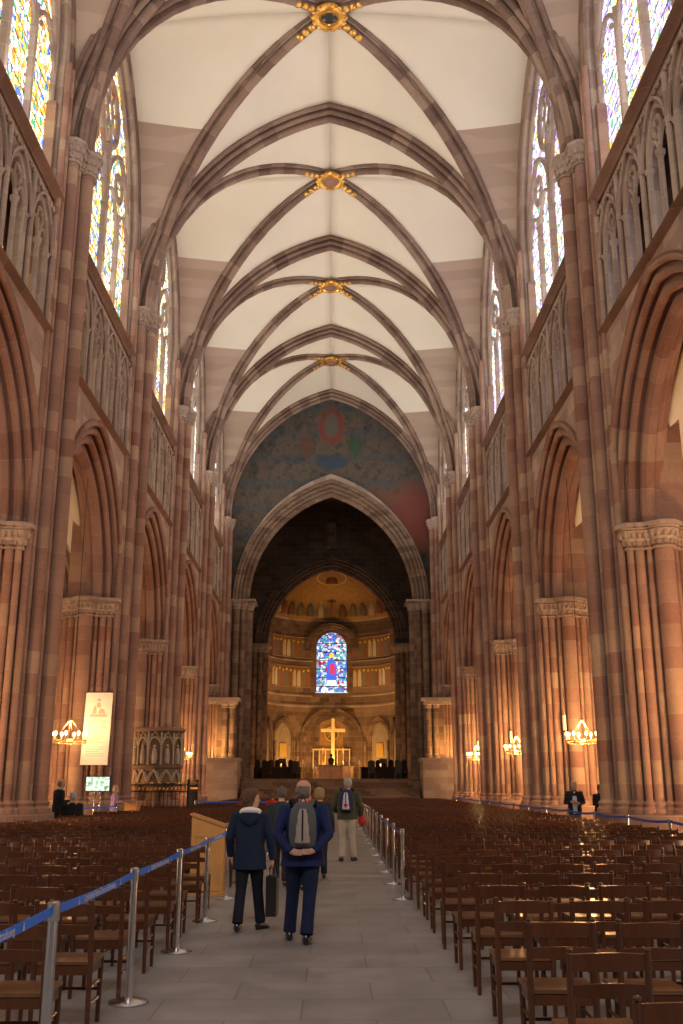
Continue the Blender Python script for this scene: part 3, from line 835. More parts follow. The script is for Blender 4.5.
# mosaic friezes of standing figures
ROBES = [plain('mosaic_robe_'+n_, c_, .6, var=.25, scale=12) for n_, c_ in (('pale', (.62, .50, .33)), ('brown', (.25, .12, .06)), ('slate', (.20, .19, .16)), ('red', (.36, .14, .07)), ('olive', (.27, .22, .11)), ('cream', (.70, .60, .42)))]
M['halo'] = plain('mosaic_halo', (.75, .50, .14), .4, .5)
M['skin_mosaic'] = plain('mosaic_face', (.45, .27, .16), .7)
def frieze(z0, h, t0, t1, cnt):
    p = MB(); cyl(p, AR-.04, z0, z0+h, t0, t1, 14, .03); pan = p.build('mosaic_frieze', M['mosaic'], apse)
    for e in (z0, z0+h):
        MB().tube([apt(t0+(t1-t0)*i/14, e, AR-.06) for i in range(15)], .05, 5).build('frieze_border', M['tracery'], pan)
    for i in range(cnt):
        th = t0+(t1-t0)*(i+.5)/cnt; hh = h*.88*(1+.05*R.uniform(-1, 1)); ww = (t1-t0)/cnt*.42
        pr = [(-.9, 0), (.9, 0), (.95, .3), (.8, .62), (.72, .80), (.25, .84), (-.25, .84), (-.72, .80), (-.8, .62), (-.95, .3)]
        g = MB(); A = [apt(th+a*ww, z0+.05+b*hh, AR-.055) for a, b in pr]; Bq = [apt(th+a*ww, z0+.05+b*hh, AR-.03) for a, b in pr]; m_ = len(pr)
        g.add(A+Bq, [tuple(range(m_)), tuple(range(m_, 2*m_))]+[(q, (q+1) % m_, m_+(q+1) % m_, m_+q) for q in range(m_)])
        g.build('robed_figure', ROBES[(i*5+int(z0*3)) % 6], pan, smooth=False)
        q = apt(th, z0+.05+.9*hh, AR-.06); MB().ball(q, .17*hh/2, 8, (1, .3, 1)).build('halo', M['halo'], pan)
for (z0, h, cnt) in ((13.0, 1.9, 6), (10.3, 1.9, 7)):
    frieze(z0, h, -1.15, -.34, cnt+3); frieze(z0, h, .34, 1.15, cnt+3)
# figures at the foot of the dome
for i in range(13):
    th = -1.15+2.3*i/12; ph = .16
    if i == 6: continue
    q = (5.4*sin(th), AY+5.4*cos(th), 17.65)
    g = MB(); g.lathe([(.34, -.8), (.36, -.3), (.26, .35), (.1, .5)], q, 8, sx=.9, sy=.45); g.ball((q[0], q[1], q[2]+.66), .17, 8)
    g.build('robed_figure', ROBES[(i*3) % 5], dm)
g = MB(); g.box((0, AY+5.15, 17.9), (.12, .1, 1.8)); g.box((0, AY+5.15, 18.3), (.8, .1, .12)); g.build('cross', ROBES[1], dm)
def dome_pt(th, ph, k=.97): return Vector((AR*k*cos(ph)*sin(th), AY+AR*k*cos(ph)*cos(th), 16.6+AR*.78*k*sin(ph)))
g = MB(); ov = [dome_pt(.42*cos(a), .98+.20*sin(a)) for a in [2*pi*i/24 for i in range(24)]]
g.tube(ov, .08, 6, closed=True); g.build('mandorla', M['halo'], dm)
g = MB(); c_ = dome_pt(0, .98, .985); g.add([c_]+[dome_pt(.40*cos(a), .98+.19*sin(a), .985) for a in [2*pi*i/24 for i in range(24)]], [(0, i+1, (i+1) % 24+1) for i in range(24)]); g.build('mandorla_ground', ROBES[1], dm)
g = MB(); q = dome_pt(0, .93, .95); g.lathe([(.55, -.45), (.5, -.1), (.28, .3), (.1, .4)], q, 10, sy=.4); g.ball(q+Vector((0, -.1, .55)), .17, 8); g.build('seated_figure', ROBES[3], dm)
# apse window
P = lambda s, z: (s, AY+AR*cos(.2)-.02, z)
gl = [(-1.42, 9.9)]+arch_pts(1.42, 1.45, 10, 14.0)+[(1.42, 9.9)]
f = MB(); pts = [(s, AY+AR-.25, z) for s, z in gl]
B = Vector((0, 1, 0)); 
if B.cross(Vector(pts[1])-Vector(pts[0])).x > 0: B = -B
f.sweep(pts, roll_profile([(.22, -.22, .09), (.08, -.02, .10)], .5, 4, .04), B)
win = struct(f.build(f'window_{wi}', M['choirstone'])); wi += 1
f = MB(); f.sweep([(s, AY+AR-.45, z) for s, z in arch_pts(2.0, 2.05, 12, 13.7)], roll_profile([(.3, -.25, .12), (.1, 0, .14), (.3, .25, .12)], .5, 4, .05), B)
f.build('hood_arch', M['choirstone'], win)
f = MB(); f.add([(s, AY+AR-.1, z) for s, z in gl], [tuple(range(len(gl)))]); f.build('stained_glass', M['glass_apse'], win, uvfn=lambda p: (p[0], p[2]), smooth=False)
# central and border lead frame of the window
f = MB(); yy = AY+AR-.14
f.tube([(s*.76, yy, 9.9+(z-9.9)*.94) for s, z in gl[:-1]], .03, 5); f.build('lead_bar', M['iron'], win)
FIG = [('glass_blue', (.05, .12, .75)), ('glass_red', (.8, .03, .05)), ('glass_yellow', (.95, .6, .06)), ('glass_white', (.9, .93, 1))]
GM = {}
for n_, c_ in FIG: GM[n_] = plain(n_, (0.02, 0.02, 0.02), .5, emis=c_, estr=1.1)
for n_, pr in (('glass_white', [(-.5, 10.5), (.5, 10.5), (.42, 11.0), (-.42, 11.0)]), ('glass_blue', [(-.5, 10.6), (.5, 10.6), (.42, 12.2), (.2, 12.9), (-.2, 12.9), (-.42, 12.2)]), ('glass_red', [(-.16, 11.6), (.3, 11.5), (.26, 12.5), (-.12, 12.6)]), ('glass_yellow', [(-.24, 12.9), (-.1, 13.1), (.1, 13.1), (.24, 12.9), (.22, 13.4), (0, 13.6), (-.22, 13.4)])):
    k = FIG[[f_[0] for f_ in FIG].index(n_)]
    off = .155+.01*[f_[0] for f_ in FIG].index(n_)
    MB().add([(x, AY+AR-off-.02, z) for x, z in pr], [tuple(range(len(pr)))]).build('glass_figure', GM[n_], win, smooth=False)
# lower blind arches of the apse
def apse_arch(th, half, zs, rise, yoff=0, mat_in=M['mosaic']):
    c = Vector(apt(th, 0, AR-.15)); d_ = Vector((cos(th), -sin(th), 0)); nrm = Vector((sin(th), cos(th), 0))
    pts = [c+d_*s+Vector((0, 0, z)) for s, z in [(-half, 2.0)]+arch_pts(half, rise, 10, zs)+[(half, 2.0)]]
    B = nrm.copy(); 
    if B.cross(pts[1]-pts[0]).dot(d_) > 0: B = -B
    o = MB().sweep(pts, roll_profile([(.22, -.14, .10), (.06, 0, .10), (.22, .14, .10)], .42, 4, .04), B).build('blind_arch', M['choirstone'], apse)
    pr = [(-half, 2.0)]+arch_pts(half, rise, 10, zs)+[(half, 2.0)]
    MB().add([c+nrm*.05+d_*s+Vector((0, 0, z)) for s, z in pr], [tuple(range(len(pr)))]).build('niche_panel', mat_in, o, smooth=False)
    return o
M['niche'] = plain('niche_fresco', (.30, .24, .17), .7, var=.5, scale=3)
apse_arch(0, 1.9, 5.5, 1.95)
f = MB(); B = Vector((0, -1, 0)); f.sweep([(s, AY+AR-.5, z) for s, z in [(-2.35, 2)]+arch_pts(2.35, 2.4, 12, 5.5)+[(2.35, 2)]], roll_profile([(.3, -.2, .12), (.1, 0, .14), (.3, .2, .12)], .5, 4, .05), B); f.build('blind_arch', M['choirstone'], apse)
for sx in (-1, 1):
    apse_arch(sx*.86, 1.15, 5.4, 1.7, mat_in=M['niche'])
    o = apse_arch(sx*1.35, .8, 5.2, 1.6, mat_in=M['niche'])
    for th in (.58, 1.13):
        q = apt(sx*th, 0, AR-.35); MB().lathe([(.2, 2.0), (.14, 2.3), (.14, 5.0), (.2, 5.4)], (q[0], q[1], 0), 10).build('colonette', M['choirstone'], apse)
    q = Vector(apt(sx*.86, 4.6, AR-.18))
    MB().box(q, (.9, .06, 1.2), rz=-sx*.86).build('icon', M['halo'], apse, smooth=False)
# big round medallion behind the cross
f = MB(); f.tube([(.62*cos(a), AY+AR-.3, 6.1+.62*sin(a)) for a in [2*pi*i/24 for i in range(24)]], .07, 6, closed=True)
for i in range(8):
    a = 2*pi*i/8; f.tube([(0, AY+AR-.3, 6.1), (.6*cos(a), AY+AR-.3, 6.1+.6*sin(a))], .03, 5)
f.build('medallion', M['halo'], apse)
# gilded reredos arcade behind the high altar
f = MB()
for i in range(7):
    x = -1.65+3.3*i/6; f.box((x, AY+AR-.62, 3.9), (.09, .08, 1.5))
f.box((0, AY+AR-.62, 4.7), (3.5, .10, .12)); f.box((0, AY+AR-.62, 3.1), (3.5, .10, .12))
f.build('gilded_screen', M['halo'], apse, smooth=False)
# ------------------------------------------------------------------ furniture materials
def wood_mat(name, c1, c2, rough=.38):
    m, nt, b = mat_new(name)
    tc = N(nt, 'ShaderNodeTexCoord'); mp = N(nt, 'ShaderNodeMapping'); mp.inputs['Scale'].default_value = (18, 18, 2.5)
    L(nt, tc.outputs['Object'], mp.inputs[0]); oi = N(nt, 'ShaderNodeObjectInfo')
    f = noise_tex(nt, mp.outputs[0], 1.5, 4)
    c = mixc(nt, f, c1, c2)
    c = mixc(nt, .5, c, ramp(nt, oi.outputs['Random'], [(0, (.65, .6, .6)), (1, (1.3, 1.25, 1.2))]), 'MULTIPLY')
    L(nt, c, b.inputs['Base Color']); b.inputs['Roughness'].default_value = rough
    return m
M['chair'] = wood_mat('dark_stained_wood', (.050, .016, .007), (.125, .042, .016), .28)
M['seatwood'] = wood_mat('worn_seat_wood', (.12, .055, .025), (.21, .105, .048), .28)
M['oak'] = wood_mat('honey_oak', (.55, .26, .07), (.70, .37, .12), .4)
M['steel'] = plain('brushed_steel', (.62, .62, .64), .24, 1.0)
M['tape'] = plain('blue_webbing', (.0, .19, 1.0), .55, var=.1)
M['tapedark'] = plain('navy_webbing', (.025, .055, .42), .6)
M['white'] = plain('white_cloth', (.78, .76, .72), .8, var=.05, scale=3)
M['ink'] = plain('pale_ink', (.60, .46, .42), .8)
M['inkred'] = plain('faded_red_ink', (.70, .42, .36), .8)
M['black'] = plain('black_plastic', (.015, .015, .017), .4)
M['bulb'] = plain('bulb_glow', (1, .8, .5), .5, emis=(1.0, .62, .25), estr=10)
M['candle'] = plain('candle_wax', (.80, .72, .58), .5)
M['brass'] = plain('brass', (.70, .45, .15), .35, .8)

# ------------------------------------------------------------------ chairs
def chair_shapes():
    """faces +Y (the altar); the origin on the floor below the seat's middle"""
    p = []
    W = .195
    def rail(z, h, bow):
        m = MB(); vs = []; n = 7
        for i in range(n):
            x = -W+2*W*i/(n-1); y = -.215-bow*(1-(x/W)**2)
            for dy, dz in ((-.011, -h/2), (.011, -h/2), (.011, h/2+.012*(1-(x/W)**2)), (-.011, h/2+.012*(1-(x/W)**2))): vs.append((x, y+dy, z+dz))
        fs = [(0, 1, 2, 3), tuple(4*(n-1)+q for q in (3, 2, 1, 0))]
        for i in range(n-1):
            for q in range(4): fs.append((4*i+q, 4*i+(q+1) % 4, 4*i+4+(q+1) % 4, 4*i+4+q))
        m.add(vs, fs); return m
    for s in (-1, 1):
        m = MB(); m.tube([(s*W, -.185, .0), (s*W, -.195, .44), (s*W, -.225, .84)], [.017, .021, .018], 8)
        m.ball((s*W, -.226, .853), .019, 8, (1, 1, .7)); p.append(('back_post', m, 'chair'))
    p.append(('back_rail', rail(.795, .075, .03), 'chair')); p.append(('back_rail', rail(.665, .055, .03), 'chair'))
    m = MB(); m.box((0, .0, .447), (.415, .40, .022)); m.box((0, 0, .428), (.36, .34, .02)); p.append(('seat', m, 'seatwood'))
    for s in (-1, 1):
        m = MB(); m.tube([(s*.185, .175, 0), (s*.19, .18, .44)], [.016, .020], 8); p.append(('leg', m, 'chair'))
    m = MB(); m.box((0, .185, .40), (.37, .02, .06)); m.box((0, -.185, .40), (.37, .02, .06))
    for s in (-1, 1): m.box((s*.188, 0, .40), (.02, .36, .06))
    p.append(('seat_frame', m, 'chair'))
    for s in (-1, 1):
        m = MB(); m.tube([(s*.187, -.18, .17), (s*.187, .175, .17)], .011, 6); m.tube([(s*.187, -.185, .28), (s*.187, .175, .28)], .011, 6)
        p.append(('stretcher', m, 'chair'))
    m = MB(); m.tube([(-.185, .175, .22), (.185, .175, .22)], .011, 6); p.append(('stretcher', m, 'chair'))
    return p
def make_chair():
    r_ = empty('wooden_chair')
    for n_, m, mt in chair_shapes(): m.build(n_, M[mt], r_)
    return r_
def nth(i):
    o = {20: 'twentieth', 30: 'thirtieth'}
    if i <= 20: return ORD[i]
    if i < 30: return 'twenty-'+ORD[i-20]
    if i == 30: return 'thirtieth'
    return 'thirty-'+ORD[i-30]
spots = []
ncol = 11
for side in (1, -1):
    y = 3.25 if side > 0 else 3.3; pitch = 1.15 if side > 0 else 1.11; row = 0
    while y < 62:
        y += pitch; row += 1
        for c in range(10 if side > 0 else ncol):
            x = (1.61+.53*c) if side > 0 else -(1.66+.53*c)
            if side < 0 and 15.4 < y < 17.6 and c == 0: continue
            if side < 0 and y > 40.5 and c > 7: continue
            if side < 0 and (25 < y < 30 or 34.3 < y < 39.8) and c > 9: continue
            if y > 30 and any(hypot(x-u, y-v) < .75 for u, v in ((-6.75, 35.2), (-7.3, 33), (-7.12, 35.1), (-7.0, 34.2), (-7.5, 31.2))): continue
            spots.append((x, y, side, row, c+1))
def pix(x, y, z):
    v = cam.matrix_world_inv @ Vector((x, y, z)); return (341.5+995*v.x/-v.z, 512-995*v.y/-v.z)
bpy.context.view_layer.update()
class _C: pass
inv = cam.matrix_world.inverted()
def pix(x, y, z):
    v = inv @ Vector((x, y, z)); return (341.5+995*v.x/-v.z, 512-995*v.y/-v.z)
inview = []
for s_ in spots:
    px, py = pix(s_[0], s_[1], .75)
    if -18 < px < 701 and py < 1050: inview.append(s_)
inview.sort(key=lambda s_: s_[1])
near = inview[:300]; nearset = set(near)
far = [s_ for s_ in inview if s_ not in nearset]
rows0 = {sd: min(s_[3] for s_ in near if s_[2] == sd) for sd in (1, -1)}
ch0 = make_chair(); kids0 = list(ch0.children)
for i, (x, y, side, row, c) in enumerate(near):
    if i == 0: o = ch0
    else:
        o = ch0.copy(); COL.objects.link(o)
        for kk in kids0:
            q = kk.copy(); COL.objects.link(q); q.parent = o
    o.location = (x+R.uniform(-.02, .02), y+R.uniform(-.03, .03), 0); o.rotation_euler = (0, 0, R.uniform(-.045, .045))
    sd = 'right' if side > 0 else 'left'
    tag(o, f'ladder-back chair {sd} of the aisle, {nth(row-rows0[side]+1)} row from camera, {nth(c)} seat in', 'chair', 'ladder-back chairs in rows')
# the chairs beyond, too many and small to be single
def chair_low():
    m = MB(); W = .195
    for s in (-1, 1):
        m.box((s*W, -.205, .43), (.036, .036, .86)); m.box((s*W*.96, .18, .22), (.036, .036, .44)); m.box((s*.187, 0, .2), (.02, .36, .02))
    m.box((0, -.24, .795), (.39, .025, .08)); m.box((0, -.23, .665), (.39, .025, .055)); m.box((0, 0, .44), (.41, .40, .03)); m.box((0, -.18, .40), (.37, .02, .06)); m.box((0, .18, .40), (.37, .02, .06))
    return m
cl = chair_low(); big = MB()
for (x, y, side, row, c) in far:
    a = R.uniform(-.06, .06); dx, dy = R.uniform(-.03, .03), R.uniform(-.05, .05); ca, sa = cos(a), sin(a)
    big.add([(x+dx+ca*p[0]-sa*p[1], y+dy+sa*p[0]+ca*p[1], p[2]) for p in cl.v], cl.f)
fo = big.build('far_wooden_chairs', M['chair'], smooth=False); fo.data.materials.append(M['seatwood'])
nf = len(cl.f); mi = [1 if 48 <= (i % nf) < 54 else 0 for i in range(len(fo.data.polygons))]; fo.data.polygons.foreach_set('material_index', mi)
tag(fo, 'dense rows of brown wooden chairs filling the far half of the nave', 'chairs', 'ladder-back chairs in rows', 'stuff')
# a few chairs pushed against the first pier on the right
for j, (x, y, a) in enumerate(((7.75, 20.2, .5), (8.3, 20.4, .2), (7.85, 21.6, -.4), (8.45, 21.8, .1), (8.0, 22.9, .7))):
    o = ch0.copy(); COL.objects.link(o)
    for kk in kids0:
        q = kk.copy(); COL.objects.link(q); q.parent = o
    o.location = (x, y, 0); o.rotation_euler = (0, 0, a)
    tag(o, ['wooden chair', 'second wooden chair', 'third wooden chair', 'fourth wooden chair', 'rearmost wooden chair'][j]+' standing loose beyond the side barrier, near the first right pillar', 'chair', 'loose chairs by the first pillar')

# ------------------------------------------------------------------ rope barriers
def make_stanchion():
    r_ = empty('barrier_post')
    MB().lathe([(.158, 0), (.16, .012), (.15, .022), (.09, .035), (.035, .05)], n=28).build('base', M['steel'], r_)
    MB().lathe([(.030, .04), (.030, .93)], n=16).build('pole', M['steel'], r_)
    MB().lathe([(.036, .90), (.037, .905), (.037, .995), (.033, 1.0), (.02, 1.004)], n=16).build('belt_head', M['steel'], r_)
    return r_
st0 = make_stanchion(); used0 = False
def place_post(x, y, label, group):
    global used0
    o = st0 if not used0 else copy_tree(st0); used0 = True
    o.location = (x, y, 0); tag(o, label, 'barrier post', group); return o
def tape(x0, y0, x1, y1, label, group, m='tape', sag=.02, z=.955, text=False):
    mb = MB(); n = 8; vs = []; d = Vector((x1-x0, y1-y0, 0)); ln = d.length; d.normalize(); nr = Vector((-d.y, d.x, 0))
    a, b_ = .037/ln, 1-.037/ln
    for i in range(n+1):
        t = a+(b_-a)*i/n; p = Vector((x0+(x1-x0)*t, y0+(y1-y0)*t, z-sag*4*t*(1-t)))
        for s, dz in ((-1, -.026), (1, -.026), (1, .026), (-1, .026)): vs.append(p+nr*s*.0012+Vector((0, 0, dz)))
    fs = [(0, 1, 2, 3), tuple(4*n+q for q in (3, 2, 1, 0))]
    for i in range(n):
        for q in range(4): fs.append((4*i+q, 4*i+(q+1) % 4, 4*i+4+(q+1) % 4, 4*i+4+q))
    mb.add(vs, fs); o = mb.build('barrier_tape', M[m], smooth=False); tag(o, label, 'barrier tape', group)
    if text:
        f = bpy.data.curves.new('printed_text', 'FONT'); f.body = 'Cathédrale Notre-Dame de Strasbourg'; f.size = .060; f.extrude = .0003; f.align_x = 'CENTER'; f.align_y = 'CENTER'
        f.materials.append(M['white']); t0_ = bpy.data.objects.new('printed_text', f); COL.objects.link(t0_); bpy.context.view_layer.update(); me_ = bpy.data.meshes.new_from_object(t0_.evaluated_get(bpy.context.evaluated_depsgraph_get())); bpy.data.objects.remove(t0_); t = bpy.data.objects.new('printed_text', me_); COL.objects.link(t); t.parent = o
        mid = Vector(((x0+x1)/2, (y0+y1)/2, z-sag*.93)); side = Vector((d.y, -d.x, 0))   # readable from the aisle side (+x)
        t.location = mid+side*.0024
        t.rotation_euler = (pi/2, 0, atan2(d.y, d.x))
        lw = MB()
        for s in (-1, 1):
            for k in (0,):
                q = mid+side*.0045+d*(s*(.62+.0*k)); 
                lw.add([q-d*.016+Vector((0, 0, -.02)), q+d*.016+Vector((0, 0, -.02)), q+d*.003+Vector((0, 0, .022)), q-d*.003+Vector((0, 0, .022))], [(0, 1, 2, 3)])
        lw.build('spire_mark', M['white'], o, smooth=False)
    return o
yl = [6.1, 8.5, 10.95, 13.3, 15.8, 18.2, 20.6, 23.0, 25.5, 28.0, 30.5, 33.0, 35.5]
for i, y in enumerate(yl):
    place_post(-1.36, y, f'steel barrier post left of the aisle, {nth(i+1)} from the camera', 'barrier posts left of the aisle')
for i in range(len(yl)-1):
    tape(-1.36, yl[i], -1.36, yl[i+1], f'bright blue barrier belt left of the aisle, {nth(i+2)} span from the camera', 'blue belts left of the aisle', text=i < 5, sag=.015)
tape(-1.36, 3.7, -1.36, yl[0], 'bright blue barrier belt left of the aisle, nearest span running out of view', 'blue belts left of the aisle', text=True, sag=.015)
yr = [15.7+2.35*i for i in range(13)]
for i, y in enumerate(yr):
    place_post(1.27, y, f'steel barrier post right of the aisle, {nth(i+1)} from the camera', 'barrier posts right of the aisle')
for i in range(len(yr)-1):
    tape(1.27, yr[i], 1.27, yr[i+1], f'navy barrier belt right of the aisle, {nth(i+1)} span from the camera', 'navy belts right of the aisle', 'tapedark', .04)
ys = [17.2+2.9*i for i in range(14)]
for i, y in enumerate(ys):
    place_post(6.74, y, f'steel barrier post along the right-hand pillars, {nth(i+1)} from the camera', 'barrier posts along the right pillars')
for i in range(len(ys)-1):
    tape(6.74, ys[i], 6.74, ys[i+1], f'blue barrier belt along the right-hand pillars, {nth(i+1)} span from the camera', 'blue belts along the right pillars', 'tapedark', .04)
for i, (x, y) in enumerate(((-7.6, 31.2), (-6.9, 34.2), (-5.5, 43.0), (-3.6, 43.2), (-1.7, 43.2))):
    place_post(x, y, ['steel barrier post left of the television, by the arcade', 'steel barrier post between television and purple-dressed person', 'steel barrier post at the right end of the iron railing', 'steel barrier post midway along the far left belt', 'steel barrier post where the far left belt meets the aisle'][i], 'barrier posts of the left side')
tape(-7.6, 31.2, -6.9, 34.2, 'blue barrier belt passing below the television', 'blue belts of the left side')
tape(-5.5, 43.0, -3.6, 43.2, 'blue barrier belt running right from the iron railing', 'blue belts of the left side')
tape(-3.6, 43.2, -1.7, 43.2, 'blue barrier belt reaching the aisle behind the far left chairs', 'blue belts of the left side')

# ------------------------------------------------------------------ lecterns
def lectern(name, x, y, rz, w, d, h1, h2, label):
    r_ = empty(name, (x, y, 0), rz)
    # high edge at -x, low edge at +x
    c = MB(); c.add([(-d/2, -w/2, .03), (d/2, -w/2, .03), (d/2, w/2, .03), (-d/2, w/2, .03), (-d/2, -w/2, h1-.03), (d/2, -w/2, h2-.03), (d/2, w/2, h2-.03), (-d/2, w/2, h1-.03)],
                    [(0, 1, 2, 3), (4, 5, 6, 7), (0, 1, 5, 4), (1, 2, 6, 5), (2, 3, 7, 6), (3, 0, 4, 7)]); c.build('body', M['oak'], r_, smooth=False)
    a = atan2(h2-h1, d); c = MB(); c.box((0, 0, (h1+h2)/2-.012), (hypot(d, h1-h2)+.06, w+.06, .028), ry=-a); c.box((d/2+.02, 0, h2+.005), (.02, w+.06, .05)); c.build('reading_top', M['oak'], r_, smooth=False)
    c = MB(); c.box((0, 0, .02), (d+.06, w+.06, .04)); c.build('base', M['oak'], r_, smooth=False)
    c = MB()
    for s in (-1, 1): c.box((s*(d/2-.035), -w/2-.006, h2*.48), (.05, .014, h2*.88))
    c.box((0, -w/2-.006, .10), (d-.06, .020, .06)); c.box((0, -w/2-.006, h2*.86), (d-.06, .020, .05)); c.build('frame', M['oak'], r_, smooth=False)
    return tag(r_, label, 'lectern')
lectern('lectern', -1.72, 16.5, 0, .40, .52, 1.20, 1.03, 'tall honey-coloured wooden lectern among the chairs left of the aisle')
lectern('lectern', -6.6, 35.2, 0, .5, .42, 1.05, .95, 'small pale wooden lectern in front of the purple-dressed person')

# ------------------------------------------------------------------ banner and television
def banner():
    r_ = empty('hanging_banner', (-7.72, 34.3, 0), 0)
    W, H = .92, 2.38; z0 = 2.27; mb = MB(); vs = []; nx, nz = 8, 14
    for s in (0, 1):
        for j in range(nz+1):
            for i in range(nx+1):
                x = -W/2+W*i/nx-.06*(1-j/nz); z = z0+H*j/nz
                vs.append((x, .03*sin(3*i/nx+1.2*j/nz)+s*.006, z))
    fs = []; k = (nx+1)*(nz+1)
    for j in range(nz):
        for i in range(nx):
            q = j*(nx+1)+i; fs += [(q, q+1, q+nx+2, q+nx+1), (k+q, k+q+1, k+q+nx+2, k+q+nx+1)]
    mb.add(vs, fs); cl = mb.build('cloth', M['white'], r_)
    t = MB()
    def at(u, v, d=-.004):   # u 0..1 across, v 0..1 up
        return (-W/2+W*u-.06*(1-v), .03*sin(3*u+1.2*v)+d, z0+H*v)
    for j in range(17):
        v = .60-.030*j; 
        if j in (5, 11): continue
        a, b2 = .16, .84-(.2 if j % 5 == 4 else .03*(j % 3))
        pts = []
        n = 6; vs2 = [at(a+(b2-a)*i/n, v) for i in range(n+1)]+[at(a+(b2-a)*i/n, v+.009) for i in range(n+1)]
        t.add(vs2, [(i, i+1, n+2+i, n+1+i) for i in range(n)])
    t.build('printed_lines', M['ink'], cl, smooth=False)
    g = MB()   # faint red emblem: a figure above a cathedral-like base
    def poly(pts): g.add([at(u, v, -.006) for u, v in pts], [tuple(range(len(pts)))])
    poly([(.2, .66), (.82, .66), (.84, .70), (.18, .70)]); poly([(.26, .705), (.45, .705), (.42, .78), (.36, .83), (.30, .76)]); poly([(.48, .705), (.78, .705), (.70, .77), (.55, .78)])
    poly([(.43, .79), (.57, .79), (.58, .84), (.50, .87), (.42, .84)]); poly([(.44, .88), (.56, .88), (.56, .91), (.50, .925), (.44, .91)])
    g.build('printed_emblem', M['inkred'], cl, smooth=False)
    MB().tube([(-.47, 0, 4.67), (.47, 0, 4.67)], .018, 8).build('rod', M['black'], r_)
    c = MB(); c.tube([(-.42, 0, 4.67), (0, .25, 5.35)], .007, 5); c.tube([(.42, 0, 4.67), (0, .25, 5.35)], .007, 5); c.tube([(0, .25, 5.35), (0, 1.0, 5.5)], .007, 5); c.build('cord', M['black'], r_)
    tag(r_, 'tall white cloth banner with faint red emblem hanging before a left pillar', 'banner')
banner()
def screen_mat():
    m, nt, b = mat_new('screen_picture'); tc = N(nt, 'ShaderNodeTexCoord')
    f = noise_tex(nt, tc.outputs['Object'], 6, 3); c = ramp(nt, f, [(.32, (.05, .25, .08)), (.45, (.45, .7, .4)), (.52, (.95, .98, .9)), (.62, (.9, .95, .95)), (.7, (.2, .5, .25))])
    L(nt, c, b.inputs['Emission Color']); b.inputs['Emission Strength'].default_value = 1.0; b.inputs['Base Color'].default_value = (0, 0, 0, 1); return m
t = empty('television', (-7.3, 33.0, 0), .12)
MB().box((0, 0, 1.66), (.80, .06, .50)).build('casing', M['black'], t, smooth=False)
MB().box((0, -.033, 1.66), (.73, .006, .43)).build('screen', screen_mat(), t, smooth=False)
c = MB()
for s in (-.09, .09): c.tube([(s, .03, .03), (s, .03, 1.45)], .025, 10)
c.build('stand', M['steel'], t)
MB().box((0, .03, .02), (.6, .45, .03)).build('base', M['black'], t, smooth=False)
tag(t, 'flat television with green-white picture on a two-pole stand', 'television')

# ------------------------------------------------------------------ pulpit and its railing
def pulpit():
    X, Y = -7.42, 44.75; r_ = empty('pulpit', (X, Y, 0))
    n8 = 8
    MB().lathe([(.35, 0), (.35, .2), (.22, .3), (.22, 1.2), (.4, 1.5), (.8, 1.62), (.95, 1.7), (.98, 2.28), (1.08, 2.34), (1.08, 2.42), (1.0, 2.48), (1.0, 3.80), (1.10, 3.86), (1.14, 3.92), (1.14, 4.0)], n=16).build('basin', M['choirstone'], r_, angle=20)
    MB().lathe([(1.12, 3.86), (1.17, 3.9), (1.17, 3.98), (1.12, 4.02)], n=16).build('cornice', M['trim'], r_, angle=20)
    tr = MB(); fg = MB(); lo = MB()
    for i in range(12):
        a0 = 2*pi*i/12; w_ = 2*pi/12
        def q(da, z, r=1.06): return (r*cos(a0+da*w_), r*sin(a0+da*w_), z)
        tr.tube([q(-.5, 2.45), q(-.5, 3.8)], .045, 6)
        tr.tube([q(-.5+.5*(x+1), z) for x, z in [(s, zz) for s, zz in arch_pts(1.0, .55, 5, 3.05)]], .035, 6)
        tr.tube([q(-.5, 3.45), q(0, 3.82), q(.5, 3.45)], .03, 5); tr.tube([q(-.25+.25*x, z) for x, z in circle(0, 3.62, .12, 10)], .022, 5, closed=True)
        fg.lathe([(.10, 2.5), (.12, 2.8), (.08, 3.1), (.04, 3.15)], q(0, 0, 1.04), 8); fg.ball(q(0, 3.23, 1.04), .07, 8)
        lo.tube([q(-.5, 1.72, 1.0), q(-.25, 2.0, 1.02), q(0, 2.25, 1.02)], .035, 5); lo.tube([q(.5, 1.72, 1.0), q(.25, 2.0, 1.02), q(0, 2.25, 1.02)], .035, 5)
        lo.tube([q(-.5+.5*(x+1), z, 1.02) for x, z in arch_pts(1.0, .4, 5, 1.78)], .03, 5)
    tr.build('tracery', M['pulpit'], r_); fg.build('carved_figure', M['pulpit'], r_); lo.build('tracery', M['pulpit'], r_)
    tag(r_, 'round carved stone pulpit with niche figures against the third left pillar', 'pulpit')
M['pulpit'] = plain('pale_carved_stone', (.42, .34, .25), .8, var=.2, scale=6)
pulpit()
